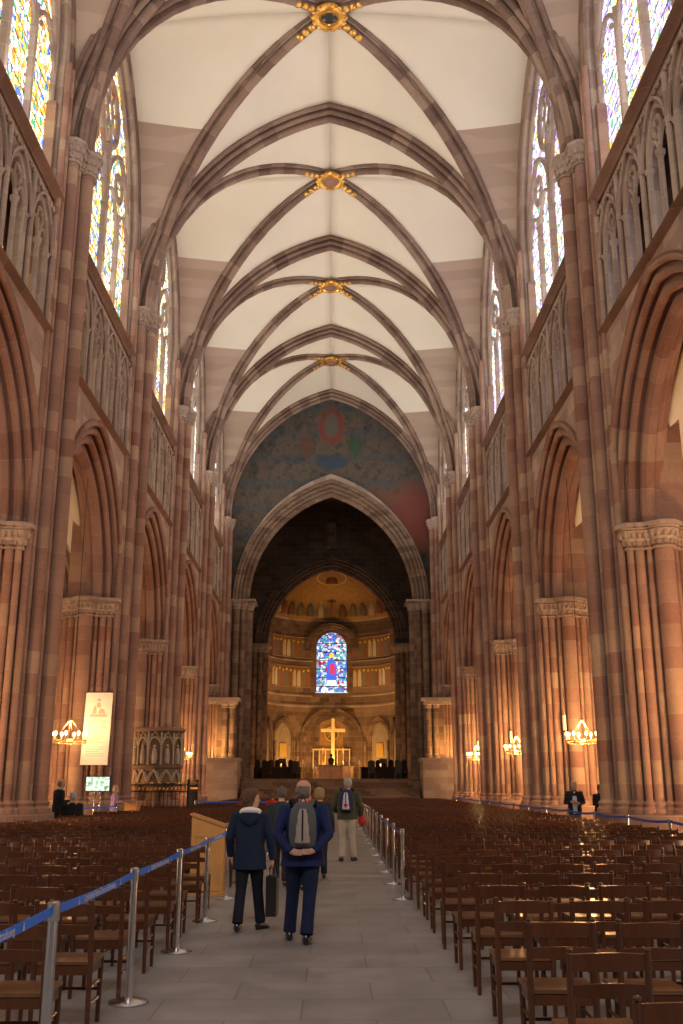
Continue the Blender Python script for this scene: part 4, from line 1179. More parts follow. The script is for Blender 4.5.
def railing(x0, y0, x1, y1, label, nb):
    r_ = empty('iron_railing', (x0, y0, 0), atan2(y1-y0, x1-x0)); ln = hypot(x1-x0, y1-y0)
    f = MB()
    for s in (0, ln): f.box((s, 0, .86), (.09, .09, 1.72)); f.ball((s, 0, 1.78), .07, 8)
    for z in (.12, 1.35, 1.62): f.box((ln/2, 0, z), (ln, .05, .05))
    f.build('frame', M['iron'], r_, smooth=False)
    b_ = MB(); gs = []
    for i in range(1, nb):
        x = ln*i/nb; b_.tube([(x, 0, .1), (x, 0, 1.62)], .014, 5); MB().ball((x, -.02, 1.47), .045, 6, (1, .6, 1.4)).build('gilt_ornament', M['gold'], r_)
        if i % 2: MB().ball((x, 0, 1.70), .055, 6, (1.3, .6, .8)).build('gilt_ornament', M['gold'], r_)
        b_.tube([(x+.05*cos(a), 0, .75+.09*sin(a)) for a in [2*pi*k/8 for k in range(8)]], .008, 4, closed=True)
    b_.build('bars', M['iron'], r_)
    tag(r_, label, 'railing', 'iron railings round the pulpit')
railing(-8.9, 43.2, -5.85, 43.2, 'black iron railing with gilt ornaments across the front of the pulpit', 18)
railing(-5.85, 43.3, -5.85, 46.0, 'black iron railing running back on the aisle side of the pulpit', 20)

# ------------------------------------------------------------------ chandeliers and wall lamps
def make_chandelier():
    r_ = empty('chandelier')
    c = MB(); c.tube([(.52*cos(a), .52*sin(a), 0) for a in [2*pi*i/28 for i in range(28)]], .022, 8, closed=True)
    c.tube([(.52*cos(a), .52*sin(a), -.09) for a in [2*pi*i/28 for i in range(28)]], .012, 6, closed=True)
    for i in range(8):
        a = 2*pi*i/8; c.ball((.52*cos(a), .52*sin(a), -.05), .035, 6)
    for i in range(4):
        a = 2*pi*i/4+.4; c.tube([(.52*cos(a), .52*sin(a), 0), (.05*cos(a), .05*sin(a), .62)], .010, 5)
    c.ball((0, 0, .66), .07, 8); c.build('ring', M['brass'], r_)
    MB().tube([(0, 0, .7), (0, 0, 9.4)], .010, 5).build('chain', M['iron'], r_)
    for i in range(8):
        a = 2*pi*i/8; x, y = .52*cos(a), .52*sin(a)
        cd = MB().lathe([(.05, .02), (.05, .04), (.018, .05), (.018, .16)], (x, y, 0), 8).build('candle', M['candle'], r_)
        MB().ball((x, y, .215), .05, 8, (1, 1, 1.5)).build('bulb', M['bulb'], cd)
    return r_
c0 = make_chandelier(); first = True
for sx in (1, -1):
    for i, k in enumerate((0, 1, 2, 3)):
        y = (21.0, 33.2, 44.4, 55.4)[k]; cx_ = (8.4, 8.35, 8.2, 8.0)[k]
        if sx < 0 and k == 2: continue
        o = c0 if first else copy_tree(c0); first = False
        o.location = (sx*cx_, y, 3.02)
        sd = 'right' if sx > 0 else 'left'
        tag(o, f'ring chandelier with glowing candle bulbs in the {sd} arcade, {["nearest to", "second from", "third from", "farthest from"][i]} the camera', 'chandelier', 'ring chandeliers in the arcades')
        point('chandelier_light', (sx*cx_, y, 3.5), 420 if sx > 0 else (140 if k == 1 else 330), (1, .52, .20), .12)
wl0 = None
for sx in (1, -1):
    for k in (2, 3, 4):
        if wl0 is None:
            wl0 = empty('wall_lamp'); MB().lathe([(.06, 0), (.065, .02), (.065, .5), (.05, .52)], n=12).build('lamp_tube', M['candle'], wl0)
            c = MB(); c.tube([(0, 0, -.08), (0, 0, .0)], .03, 8); c.tube([(0, 0, -.05), (0, .3, -.05)], .015, 6); c.build('bracket', M['iron'], wl0); o = wl0
        else: o = copy_tree(wl0)
        o.location = (sx*8.25, PY(k)-2.15, 3.45)
        tag(o, f'small white tube lamp bracketed on the {"right" if sx > 0 else "left"} pillar {ORD[k]} from the camera', 'wall lamp', 'tube lamps on the pillars')

# ------------------------------------------------------------------ choir furnishings
M['marble'] = plain('orange_marble', (.80, .27, .08), .35, var=.45, scale=2.5)
a_ = empty('altar', (.0, 75.0, 2.0))
MB().box((0, 0, .45), (1.75, .8, .9)).build('block', M['marble'], a_, smooth=False)
MB().box((0, 0, .95), (1.95, .95, .10)).build('table_top', M['tracery'], a_, smooth=False)
c = MB()
for i in range(4): c.box((-.6+.4*i, -.41, .45), (.03, .02, .8))
c.build('joint', M['brass'], a_, smooth=False)
tag(a_, 'block altar with orange veined marble front at the head of the steps', 'altar')
h = empty('high_altar', (.15, 91.6, 2.0)); MB().box((0, 0, .55), (3.6, 1.0, 1.1)).build('block', M['darkwood'] if 'darkwood' in M else M['choirstone'], h, smooth=False); MB().box((0, 0, 1.14), (3.8, 1.15, .1)).build('table_top', M['choirstone'], h, smooth=False)
tag(h, 'dark stone high altar standing beneath the golden cross', 'altar')
M['crossgold'] = plain('bright_gilding', (.95, .70, .25), .35, .15)
c = MB(); c.box((0, 0, 2.1), (.30, .16, 4.2)); c.box((0, 0, 3.15), (2.2, .19, .30)); c.build('golden_cross', M['crossgold'], loc=(.15, 92.35, 3.25), smooth=False)
bpy.data.objects['golden_cross'].location = (.15, 92.0, 3.19)
tag(bpy.data.objects['golden_cross'], 'large plain golden cross rising behind the high altar', 'cross')
s = empty('statue', (.0, 86.0, 2.0)); MB().lathe([(.3, 0), (.3, .5), (.24, .55), (.24, .6)], n=12).build('pedestal', M['choirstone'], s)
c = MB(); c.lathe([(.26, .6), (.28, .9), (.22, 1.3), (.26, 1.65), (.1, 1.8), (.07, 1.85)], n=12, sy=.7); c.ball((0, 0, 1.98), .13, 10); c.build('figure', M['iron'], s)
tag(s, 'dark robed statue standing before the golden cross', 'statue')
M['darkwood'] = wood_mat('dark_choir_oak', (.03, .015, .009), (.06, .03, .016), .5)
cs0 = None
CS = [(-3.6, 83, 1.3), (-2.3, 84, 1.3), (-1.35, 87, 1.5), (-.75, 90.9, 1.2), (1.05, 90.9, 1.2), (1.5, 87, 1.5), (2.3, 84, 1.3), (3.7, 83, 1.3)]
for i, (x, y, hh) in enumerate(CS):
    if cs0 is None:
        cs0 = empty('candlestick'); MB().lathe([(.16, 0), (.13, .05), (.04, .1), (.035, .5), (.07, .55), (.03, .6), (.03, 1.1), (.09, 1.15)], n=12).build('shaft', M['brass'], cs0)
        MB().lathe([(.035, 1.15), (.035, 1.6)], n=8).build('candle', M['candle'], cs0); o = cs0
    else: o = copy_tree(cs0)
    zb = 3.19 if y > 90 else 2.0
    o.location = (x, y if y < 90 else 91.5, zb)
    sd = 'left' if x < 0 else 'right'
    tag(o, f'brass candlestick in the choir, {["outermost", "second", "third", "innermost"][i if i < 4 else 7-i]} one {sd} of the cross', 'candlestick', 'candlesticks of the choir')
# choir stalls: dark benches with round-topped seats
def stall(sx):
    r_ = empty('choir_stall', (sx*4.3, 80.2, 2.0), -sx*.55)
    MB().box((0, 0, .45), (3.4, .5, .08)).build('bench', M['darkwood'], r_, smooth=False)
    MB().box((0, .28, .45), (3.5, .06, .9)).build('back_panel', M['darkwood'], r_, smooth=False)
    for i in range(6):
        x = -1.45+.58*i
        c = MB(); c.box((x, .30, 1.05), (.42, .08, .5)); c.tube([(x, .26, 1.3), (x, .34, 1.3)], .21, 14); c.build('seat_back', M['darkwood'], r_, smooth=False)
        c = MB(); c.box((x-.28, .05, .45), (.06, .5, .9)); c.build('armrest', M['darkwood'], r_, smooth=False)
    c = MB(); c.box((0, -.9, .45), (3.4, .07, .9)); c.box((0, -.98, .92), (3.4, .3, .05)); c.build('desk_front', M['darkwood'], r_, smooth=False)
    tag(r_, f'dark oak choir stall with round-topped backs, {"right" if sx > 0 else "left"} of the altar', 'choir stall', 'choir stalls')
stall(1); stall(-1)
for i, (x, y, col_) in enumerate(((-4.6, 74.5, 0), (-2.6, 74.2, 1), (3.0, 74.2, 1), (4.9, 74.5, 0), (-3.6, 76.3, 1), (3.9, 76.3, 1))):
    r_ = empty('music_stand' if i > 3 else 'choir_chair', (x, y, 2.0), R.uniform(-.3, .3))
    if i <= 3:
        c = MB(); c.box((0, 0, .45), (.5, .5, .08)); c.build('seat', M['darkwood'], r_, smooth=False)
        c = MB(); c.box((0, .23, .85), (.5, .06, .85)); c.build('backrest', M['darkwood'], r_, smooth=False)
        for sx in (-1, 1):
            for sy in (-1, 1): MB().box((sx*.22, sy*.22, .22), (.05, .05, .44)).build('leg', M['darkwood'], r_, smooth=False)
        tag(r_, ['dark high-backed choir chair at the far left of the platform', 'dark high-backed choir chair just left of the altar', 'dark high-backed choir chair just right of the altar', 'dark high-backed choir chair at the far right of the platform'][i], 'chair', 'choir chairs')
    else:
        MB().lathe([(.2, 0), (.2, .03), (.025, .06), (.025, 1.15)], n=10).build('stand', M['darkwood'], r_)
        c = MB(); c.box((0, 0, 1.3), (.55, .05, .4), rx=-.5); c.build('desk', M['darkwood'], r_, smooth=False)
        tag(r_, f'wooden music stand behind the platform chairs, {"left" if x < 0 else "right"} of the altar', 'music stand', 'music stands')
# ------------------------------------------------------------------ people
def cloth(name, c, rough=.85): return plain(name, c, rough, var=.22, scale=5, spec=.25)
M['skin'] = plain('skin', (.55, .30, .21), .55, var=.08, scale=20)
def remesh(o, vox, it=4, fac=.5):
    m = o.modifiers.new('surface', 'REMESH'); m.mode = 'VOXEL'; m.voxel_size = vox; m.use_smooth_shade = True
    s = o.modifiers.new('smooth', 'SMOOTH'); s.iterations = it; s.factor = fac
    return o
def hand(mb, w, d, n, thumb, curl=.35, s=1.0):
    """w wrist, d direction of the hand, n normal of the palm, thumb = +1/-1 side along d x n"""
    w = Vector(w); d = Vector(d).normalized(); n = (Vector(n)-d*Vector(n).dot(d)).normalized(); b = d.cross(n)*thumb
    # palm
    rings = []
    for t, wd, th in ((-.01, .026, .020), (.03, .036, .017), (.06, .041, .015), (.085, .040, .012)):
        c = w+d*t*s; rings.append([c+b*cos(2*pi*i/10)*wd*s+n*sin(2*pi*i/10)*th*s for i in range(10)])
    mb.loft(rings)
    for k, (o, ln) in enumerate(((.030, .070), (.011, .080), (-.009, .075), (-.028, .058))):
        p = w+d*.08*s+b*o*s; dd = d.copy(); pts = [p-d*.015*s, p]
        for seg in range(3):
            dd = (dd+n*curl*(.5+.35*seg)).normalized(); p = p+dd*ln*s*(.42, .33, .25)[seg]; pts.append(p)
        mb.tube(pts, [.0095*s, .0095*s, .009*s, .008*s, .0065*s], 7)
    p = w+d*.02*s+b*.028*s; pts = [p, p+(d*.5+b*.75+n*.25).normalized()*.035*s, p+(d*.5+b*.75+n*.25).normalized()*.035*s+(d*.85+b*.35+n*.4).normalized()*.032*s, p+(d*.5+b*.75+n*.25).normalized()*.035*s+(d*.85+b*.35+n*.4).normalized()*.055*s]
    mb.tube(pts, [.013*s, .012*s, .010*s, .008*s], 7)
def ring(cx, cy, z, rx, ry, n=18, tx=0, ty=0): return [(cx+rx*cos(2*pi*i/n), cy+ry*sin(2*pi*i/n), z+tx*rx*cos(2*pi*i/n)+ty*ry*sin(2*pi*i/n)) for i in range(n)]
def person(loc, rz, H, P, label, vox=.011):
    """local frame: the figure faces +Y. P holds the pose and the clothes (lengths for 1.75 m)"""
    root = empty('person', (loc[0], loc[1], loc[2] if len(loc) > 2 else 0), rz); root.scale = (H/1.75,)*3
    bw = P.get('build', 1.0); hips = Vector(P.get('hips', (0, 0, .93))); chest = Vector(P.get('chest', (0, .01, 1.32))); lean = chest-hips
    neck = chest+Vector((0, .015, .15))+Vector(P.get('neck', (0, 0, 0))); head = neck+Vector(P.get('head', (0, .03, .145)))
    yaw = P.get('yaw', 0); nod = P.get('nod', 0)
    hm = Matrix.Translation(head) @ Matrix.Rotation(yaw, 4, 'Z') @ Matrix.Rotation(nod, 4, 'X')
    def hp(x, y, z): return hm @ Vector((x, y, z))
    shl = P.get('shl') or (chest+Vector((-.185*bw, 0, .085))); shr = P.get('shr') or (chest+Vector((.185*bw, 0, .085)))
    arms = P['arms']   # ((elbow, wrist, handdir, palm normal), left then right)
    legs = P['legs']   # ((knee, ankle), ...) left then right
    b = MB()
    # head: skull and face as one loft
    rings = []
    for z, rx, ry, oy in ((-.125, .030, .030, .035), (-.115, .045, .050, .030), (-.09, .058, .075, .018), (-.05, .068, .088, .008), (0, .075, .096, .0), (.04, .078, .100, -.004), (.075, .072, .092, -.006), (.10, .055, .070, -.008), (.118, .028, .035, -.008)):
        rings.append([hp(rx*cos(2*pi*i/16), oy+ry*sin(2*pi*i/16), z) for i in range(16)])
    b.loft(rings)
    b.tube([hp(0, .092, .012), hp(0, .112, -.022), hp(0, .108, -.032)], [.009, .015, .010], 8)          # nose
    b.tube([hp(-.022, .094, -.062), hp(0, .101, -.060), hp(.022, .094, -.062)], [.005, .008, .005], 6)   # mouth
    for s in (-1, 1):
        b.tube([hp(s*.012, .094, .018), hp(s*.045, .084, .018)], .008, 6)                                 # brows
        b.ball(hp(s*.079, -.004, -.012), .024, 8, (.45, .75, 1.3))                                         # ears
    b.tube([hp(0, -.01, -.07), neck, chest+Vector((0, 0, .1))], [.052, .056, .075], 12)
    b.tube([chest+Vector((0, 0, .08)), (chest+hips)/2, hips], [.10, .095, .11], 12)
    for (el, wr, hd, pn), sh, th in zip(arms, (shl, shr), P.get('thumbs', (1, -1))):
        b.tube([sh, el, wr], [.042, .035, .024], 10); hand(b, wr, hd, pn, th, P.get('curl', .35))
    for (kn, an), s in zip(legs, (-1, 1)):
        b.tube([hips+Vector((s*.08, 0, 0)), kn, an], [.07, .05, .035], 10)
    body = remesh(b.build('body', M['skin'], root), min(vox, .009) if vox < .014 else vox*.8, 2, .4)
    # eyes
    for s in (-1, 1):
        MB().ball(hp(s*.030, .086, .002), .009, 8).build('eye', M['black'], root)
    # hair
    if P.get('hair'):
        kind, col_ = P['hair']; h_ = MB()
        if kind == 'ring':      # bald on top
            rr = []
            for z, rx, ry in ((-.085, .060, .070), (-.06, .078, .092), (-.02, .084, .106), (.025, .084, .108), (.052, .078, .100), (.06, .06, .08)):
                rr.append([hp(rx*cos(t), -.004+ry*sin(t), z) for t in [-pi-.15+(pi+.3)*i/15 for i in range(16)]]+[hp(rx*.8*cos(t), -.004+ry*.8*sin(t), z) for t in [.15-(pi+.3)*i/15 for i in range(16)]])
            h_.loft(rr)
            for i in range(26):
                a = R.uniform(-pi-.1, .1); h_.ball(hp(.080*cos(a), -.004+.102*sin(a), R.uniform(-.075, .05)), .013, 6)
        else:
            top = .014 if kind == 'short' else .030
            rr = []
            for z, rx, ry, oy in ((-.075 if kind == 'short' else -.115, .064, .060, -.028), (-.04, .078+top*.5, .080+top*.4, -.022), (0, .080+top*.7, .088+top*.5, -.018), (.04, .082+top*.8, .098+top*.5, -.012), (.08, .076+top*.8, .094+top*.6, -.010), (.112, .052+top*.7, .064+top, -.010), (.125+top*.5, .02, .024, -.010)):
                rr.append([hp(rx*cos(2*pi*i/16), oy+ry*sin(2*pi*i/16)*(1 if sin(2*pi*i/16) < 0 else .62 if z < .05 else .95), z) for i in range(16)])
            h_.loft(rr)
            for i in range(40 if kind != 'short' else 16):
                a = R.uniform(-pi, 0.1); z = R.uniform(-.08 if kind != 'short' else -.03, .11); k_ = sqrt(max(.1, 1-(z/.15)**2))
                h_.ball(hp((.078+top*.6)*k_*cos(a), -.018+(.09+top*.5)*k_*sin(a), z), R.uniform(.012, .022), 6)
        remesh(h_.build('hair', cloth('hair_'+kind+str(len(bpy.data.materials)), col_, .6), root), .007 if vox < .014 else .012, 1, .4)
    # trousers
    tr = MB(); lg = P.get('leg_w', 1.0)
    tr.loft([ring(hips.x, hips.y, hips.z+.12, .165*bw, .115), ring(hips.x, hips.y, hips.z, .18*bw, .125), ring(hips.x, hips.y, hips.z-.1, .165*bw, .12)])
    for (kn, an), s in zip(legs, (-1, 1)):
        kn = Vector(kn); an = Vector(an); top_ = hips+Vector((s*.085*bw, 0, -.04)); d_ = (an-kn)
        tr.tube([top_, top_*.5+kn*.5, kn, kn+d_*.5, an+Vector((0, 0, .0))], [.098*lg, .088*lg, .070*lg, .066*lg, .068*lg], 14)
    remesh(tr.build('trousers', cloth('trousers_'+str(len(bpy.data.materials)), P['trousers']), root), vox)
    # shoes
    for (kn, an), s, fa in zip(legs, (-1, 1), P.get('feet', (0, 0))):
        an = Vector(an); lift = P.get('heel', (0, 0))[0 if s < 0 else 1]; sh = MB(); rr = []
        for y, w_, h_, z_ in ((-.085, .020, .03, .03), (-.07, .036, .045, .045), (-.02, .038, .05, .05), (.06, .042, .038, .038), (.13, .046, .028, .028), (.175, .034, .018, .020), (.19, .012, .008, .015)):
            rr.append([Vector((cos(2*pi*i/12)*w_, y, z_+sin(2*pi*i/12)*h_)) for i in range(12)])
        mm = Matrix.Translation((an.x, an.y, an.z-.085)) @ Matrix.Rotation(fa, 4, 'Z') @ Matrix.Rotation(-lift, 4, 'X')
        sh.loft([[mm @ v for v in r2] for r2 in rr]); sh.build('shoe', P.get('shoe_mat', M['shoe']), root)
    # coat: torso loft and sleeves as one garment
    ct = MB(); hem = P.get('hem', .78); fl = P.get('flare', 1.0)
    up_ = chest+Vector((0, 0, .12))
    lo_ = hips+(hips-chest)*((hips.z-hem)/max(.1, (chest.z-hips.z)))
    def mixp(t): return lo_*(1-t)+chest*t
    L_ = [ring(lo_.x, lo_.y, hem, .205*bw*fl, .145*fl), ring(*mixp(.3).xy, hem+(chest.z-hem)*.3, .20*bw*(fl*.5+.5), .145), ring(*mixp(.55).xy, hem+(chest.z-hem)*.55, .185*bw, .135), ring(chest.x, chest.y, chest.z-.06, .20*bw, .135), ring(chest.x, chest.y, chest.z+.03, .205*bw, .13), ring(chest.x, chest.y, chest.z+.085, .17*bw, .105), ring(neck.x, neck.y-.01, chest.z+.125, .095, .085), ring(neck.x, neck.y-.01, chest.z+.155, .068, .068)]
    ct.loft(L_)
    sw = P.get('sleeve', 1.0)
    for (el, wr, hd, pn), sh in zip(arms, (shl, shr)):
        el = Vector(el); wr = Vector(wr); sh = Vector(sh)
        ct.tube([sh+(Vector((chest.x, chest.y, chest.z+.03))-sh)*.25, sh, (sh+el)/2, el, (el+wr)/2, wr], [.075*sw, .074*sw, .062*sw, .055*sw, .050*sw, .044*sw], 14)
        # folds at the elbow
        for t in (.15, .35): ct.ball(el*(1-t)+wr*t, .058*sw, 8, (1, 1, .5))
    coat = remesh(ct.build('coat', cloth('coat_'+str(len(bpy.data.materials)), P['coat']), root), vox, 3, .5)
    if P.get('collar'):
        MB().tube([(neck.x+.075*cos(a), neck.y-.01+.075*sin(a), chest.z+.155+.012*cos(a*1)) for a in [2*pi*i/16 for i in range(16)]], .022, 8, closed=True).build('collar', cloth('collar_'+str(len(bpy.data.materials)), P['collar']), root)
    if P.get('hood'):
        hb = MB()
        hb.loft([[(neck.x+rx*cos(t), neck.y-.015+ry*sin(t)*(1 if sin(t) < 0 else .8), z+(-.03*sin(t) if sin(t) < 0 else 0)) for t in [2*pi*i/20 for i in range(20)]] for z, rx, ry in ((chest.z+.09, .15, .13), (chest.z+.13, .155, .145), (chest.z+.165, .125, .12), (chest.z+.17, .08, .075))])
        hb.build('hood_lining', M['white'], root)
        hk = MB(); hk.loft([[(neck.x+w_*cos(t), neck.y-.10-d_*(.5-.5*cos(t*1))-.035+.045*sin(t), z) for t in [2*pi*i/14 for i in range(14)]] for z, w_, d_ in ((chest.z-.03, .03, .0), (chest.z+.0, .10, .0), (chest.z+.06, .14, .0), (chest.z+.11, .135, .0), (chest.z+.13, .10, .0))])
        hk.build('hood', coat.data.materials[0], root)
    if P.get('shirt'):
        s_ = MB(); s_.loft([[(.055*cos(t)*w_, chest.y+dy+.03*sin(t), z) for t in [2*pi*i/12 for i in range(12)]] for z, w_, dy in ((hem+.02, 1.1, .118), (1.1, 1.3, .112), (1.3, 1.35, .108), (1.44, .9, .065))]); s_.build('shirt', cloth('shirt_'+str(len(bpy.data.materials)), P['shirt']), root)
    tag(root, label, 'person'); return root
M['shoe'] = plain('black_leather', (.015, .014, .014), .25)
V = Vector
STAND = (((-.09, .02, .50), (-.10, -.02, .085)), ((.09, .02, .50), (.10, -.02, .085)))
def walk(a=.16, b_=.14):   # left leg forward, right foot behind
    return (((-.085, a*.7, .50), (-.09, a, .085)), ((.085, -b_*.2, .50), (.09, -b_, .10)))

# woman in navy coat with white hood lining, shopping bag in her right hand
wa = person((-.76, 12.5), -.05, 1.60, dict(build=1.0, arms=((V((-.27, -.01, 1.13)), V((-.26, .10, .90)), V((.1, .3, -1)), V((1, 0, 0))), (V((.27, -.02, 1.12)), V((.30, .02, .86)), V((0, 0, -1)), V((-1, 0, 0)))),
    legs=(((-.10, -.03, .50), (-.12, -.15, .10)), ((.10, .08, .50), (.14, .14, .085))), feet=(0, -.5), yaw=-1.15, hair=('long', (.10, .055, .03)), trousers=(.012, .013, .022), coat=(.012, .022, .050), hem=.74, flare=1.10, hood=True, curl=.7, leg_w=1.02, sleeve=1.08),
    'person in navy coat with white-lined hood and short brown hair, head turned right')
# man with hands clasped behind, backpack
mb_ = person((-.10, 11.6), 0, 1.71, dict(build=1.12, arms=((V((-.29, -.11, 1.14)), V((-.13, -.215, .965)), V((1, -.12, -.10)), V((0, -1, .1))), (V((.29, -.11, 1.14)), V((.13, -.215, .975)), V((-1, -.12, -.10)), V((0, -1, .1)))),
    legs=(((-.115, .12, .50), (-.15, .18, .085)), ((.08, -.03, .50), (.05, -.17, .10))), feet=(.1, -.15), thumbs=(-1, 1), yaw=-.55, hair=('ring', (.16, .13, .11)), trousers=(.010, .017, .050), coat=(.012, .020, .085), hem=.80, flare=1.12, collar=(.60, .04, .05), curl=.45, leg_w=1.08, sleeve=1.1),
    'balding person in blue jacket and jeans walking with hands clasped behind')
# far man in olive jacket
mc = person((.54, 23.4), -.1, 1.80, dict(build=1.1, arms=((V((-.30, .02, 1.13)), V((-.26, .22, 1.02)), V((.1, 1, 0)), V((1, 0, 0))), (V((.30, .0, 1.13)), V((.28, .12, .93)), V((0, .6, -1)), V((-1, 0, 0)))),
    legs=(((-.10, .02, .50), (-.12, -.05, .085)), ((.10, .05, .50), (.13, .06, .085))), feet=(.3, -.3), yaw=.5, hair=('short', (.34, .32, .30)), trousers=(.46, .40, .32), coat=(.060, .065, .040), hem=.86, curl=.5, leg_w=1.15, sleeve=1.15),
    'tall grey-haired person in olive jacket and pale trousers, farther up the aisle', .014)

def backpack(parent_loc, rz, s, H, m1, m2, m3, label, patch=None):
    r_ = empty('backpack', parent_loc, rz); r_.scale = (s, s, s)
    b_ = MB(); rr = []
    for z, w_, d_, oy in ((-.24, .10, .05, -.05), (-.22, .14, .075, -.06), (-.1, .155, .09, -.075), (.05, .15, .09, -.075), (.16, .13, .075, -.065), (.22, .09, .05, -.05), (.24, .04, .02, -.04)):
        rr.append([(w_*abs(cos(t))**.7*(1 if cos(t) > 0 else -1), oy+d_*abs(sin(t))**.8*(1 if sin(t) > 0 else -1), z) for t in [2*pi*i/20 for i in range(20)]])
    b_.loft(rr); b_.build('main_bag', m1, r_)
    p = MB(); rr = []
    for z, w_, d_ in ((-.20, .06, .02), (-.18, .085, .05), (-.02, .08, .055), (.10, .06, .04), (.17, .035, .015)):
        rr.append([(w_*cos(t), -.135+d_*sin(t), z) for t in [2*pi*i/16 for i in range(16)]])
    p.loft(rr); p.build('front_pocket', m2, r_)
    z_ = MB(); z_.tube([(.0, -.185, -.16), (.0, -.193, -.02), (.0, -.178, .09), (0, -.152, .16)], .009, 6); z_.build('zip', m3, r_)
    if patch: MB().box((0, -.188, -.10), (.09, .012, .05)).build('patch', patch, r_, smooth=False)
    for sx in (-1, 1):
        st = MB(); st.tube([(sx*.09, -.02, .20), (sx*.115, .03, .262), (sx*.13, .13, .25), (sx*.15, .20, .15), (sx*.16, .17, -.05), (sx*.14, .05, -.18), (sx*.10, -.02, -.2)], .012, 6, sx=2.2); st.build('strap', m3 if sx < 0 else m1, r_)
    h_ = MB(); h_.tube([(-.03, -.03, .23), (-.02, -.04, .275), (.02, -.04, .275), (.03, -.03, .23)], .007, 6); h_.build('top_handle', m3, r_)
    return tag(r_, label, 'backpack')
G1 = cloth('grey_nylon', (.085, .095, .10)); G2 = cloth('taupe_nylon', (.34, .28, .25)); G3 = cloth('black_webbing', (.012, .012, .014))
backpack((-.10, 11.6-.125, 1.22), 0, 1.0, 0, G1, G2, G3, 'grey and taupe backpack on the back of the blue-jacketed person')
backpack((.52, 23.4-.14, 1.30), -.1, 1.0, 0, cloth('navy_nylon', (.025, .03, .10)), cloth('silver_nylon', (.5, .52, .56)), cloth('navy_strap', (.02, .02, .07)), 'navy and silver backpack worn by the person in olive jacket', cloth('red_patch', (.5, .04, .04)))
# shopping bag held by the woman
k = 1.60/1.75
bg = empty('handbag', (-.76+.30*k, 12.5+.03, 0), -.05)
MB().box((0, 0, .385), (.125, .29, .44)).build('bag_body', M['bagblack'] if 'bagblack' in M else M['shoe'], bg, smooth=False)
c = MB()
for s in (-.045, .045): c.tube([(s, -.08, .60), (s*.7, -.05, .70), (0, 0, .735), (s*.7, .05, .70), (s, .08, .60)], .006, 6)
c.build('handle', M['shoe'], bg)
tag(bg, 'black rectangular handbag hanging from the navy-coated person\'s right hand', 'bag')
# red bag carried by the far man
rb = empty('red_bag', (.54+.33, 23.4+.12, .86), 0); MB().ball((0, 0, 0), .12, 12, (.7, .8, 1)).build('bag_body', cloth('red_nylon', (.55, .03, .03)), rb)
c = MB(); c.tube([(-.03, 0, .1), (0, 0, .17), (.03, 0, .1)], .008, 6); c.build('handle', cloth('red_strap', (.4, .02, .02)), rb); tag(rb, 'small red bag in the right hand of the person in olive jacket', 'bag')
# lesser figures
DOWN = ((V((-.25, 0, 1.12)), V((-.26, .08, .87)), V((0, .1, -1)), V((1, 0, 0))), (V((.25, 0, 1.12)), V((.26, .08, .87)), V((0, .1, -1)), V((-1, 0, 0))))
FRONT = ((V((-.26, .02, 1.13)), V((-.12, .26, 1.12)), V((.8, .4, .1)), V((0, -1, 0))), (V((.26, .02, 1.13)), V((.12, .27, 1.16)), V((-.8, .4, .1)), V((0, -1, 0))))
person((-.19, 17.0), 0, 1.66, dict(arms=DOWN, legs=walk(), yaw=0, hair=('short', (.02, .015, .012)), trousers=(.02, .02, .025), coat=(.012, .022, .025), hem=.78), 'dark-haired person in black-green coat walking just beyond the backpacker', .016)
person((-.06+.24-.2, 19.0), 0, 1.60, dict(arms=DOWN, legs=walk(-.1, -.12), yaw=-.3, hair=('long', (.30, .20, .10)), trousers=(.03, .03, .04), coat=(.03, .035, .04), hem=.75), 'fair-haired person in dark coat, half hidden beyond the backpacker', .016)
person((-.66, 17.8), 0, 1.62, dict(arms=DOWN, legs=walk(), yaw=.2, hair=('short', (.10, .09, .08)), trousers=(.03, .03, .035), coat=(.035, .045, .05), hem=.78), 'grey-coated person glimpsed between the two nearest walkers', .016)
SIT = dict(hips=(0, 0, .53), chest=(0, .03, .93), legs=(((-.10, .42, .50), (-.10, .44, .085)), ((.10, .42, .50), (.10, .44, .085))), arms=((V((-.25, .06, .72)), V((-.14, .28, .62)), V((.3, 1, -.1)), V((0, 0, -1))), (V((.25, .06, .72)), V((.14, .28, .62)), V((-.3, 1, -.1)), V((0, 0, -1)))), hem=.45)
def near_chair(x, y):
    s_ = min(far, key=lambda q: hypot(q[0]-x, q[1]-y)); return s_[0], s_[1]
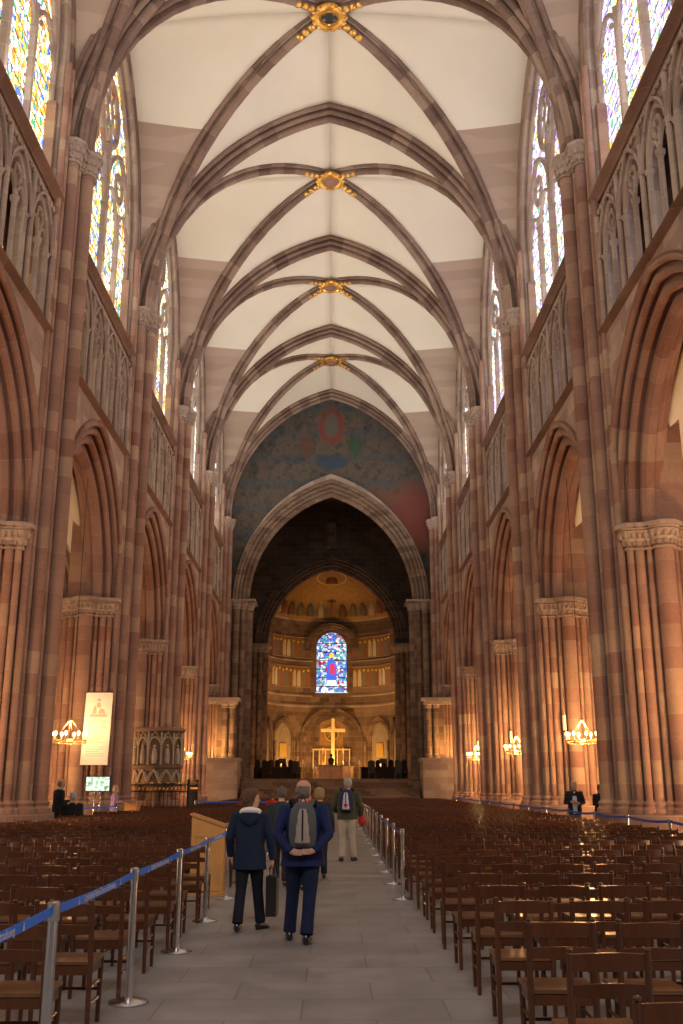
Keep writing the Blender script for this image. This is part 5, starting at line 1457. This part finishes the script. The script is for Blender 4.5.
x, y = near_chair(-2.15, 41.5); person((x, y-.03, -.0), 0, 1.70, dict(SIT, hair=('short', (.15, .10, .06)), trousers=(.03, .03, .05), coat=(.60, .03, .02)), 'person in bright red jacket seated among the far left chairs', .02)
x, y = near_chair(-3.3, 39.5); person((x, y-.03, -.0), 0, 1.65, dict(SIT, hair=('short', (.08, .05, .03)), trousers=(.03, .03, .05), coat=(.25, .05, .03)), 'person in dark red top seated two places from the red jacket', .02)
person((-7.62, 29.6), -.9, 1.80, dict(build=1.12, arms=FRONT, legs=STAND, yaw=-.2, nod=-.15, hair=('ring', (.20, .15, .12)), trousers=(.05, .055, .07), coat=(.018, .020, .024), hem=.80, collar=(.55, .5, .45)), 'person in black jacket standing beside the first left pillar', .016)
person((-6.88, 28.2, -.0), -.2, 1.80, dict(SIT, chest=(0, .03, .98), build=1.22, sleeve=1.25, hair=('short', (.38, .36, .34)), trousers=(.03, .03, .04), coat=(.014, .014, .017)), 'grey-haired person in black seated before the standing person on the left', .016)
sc = ch0.copy(); COL.objects.link(sc)
for kk in kids0:
    q = kk.copy(); COL.objects.link(q); q.parent = sc
sc.location = (-6.88, 28.22, 0); sc.rotation_euler = (0, 0, -.2); tag(sc, 'wooden chair under the grey-haired seated person at the left', 'chair')
person((-7.2, 35.1), -1.4, 1.62, dict(arms=FRONT, legs=STAND, yaw=-.1, hair=('long', (.45, .33, .20)), trousers=(.25, .24, .26), coat=(.42, .28, .50), hem=.82), 'fair-haired person in lilac top standing at the small lectern', .016)
person((7.1, 29.5), pi-.15, 1.76, dict(build=.98, arms=FRONT, legs=STAND, yaw=.1, nod=-.25, hair=('ring', (.5, .46, .42)), trousers=(.10, .13, .20), coat=(.022, .022, .026), hem=.82, shirt=(.55, .62, .72)), 'bald person in open dark jacket over pale shirt by the right arcade', .013)
person((8.12, 30.6), pi+.4, 1.66, dict(build=1.05, arms=FRONT, legs=STAND, yaw=.4, nod=-.3, hair=('short', (.12, .09, .07)), trousers=(.03, .03, .04), coat=(.02, .022, .035), hem=.80, shirt=(.6, .55, .5)), 'person in dark clothes half hidden behind the first right pillar', .016)
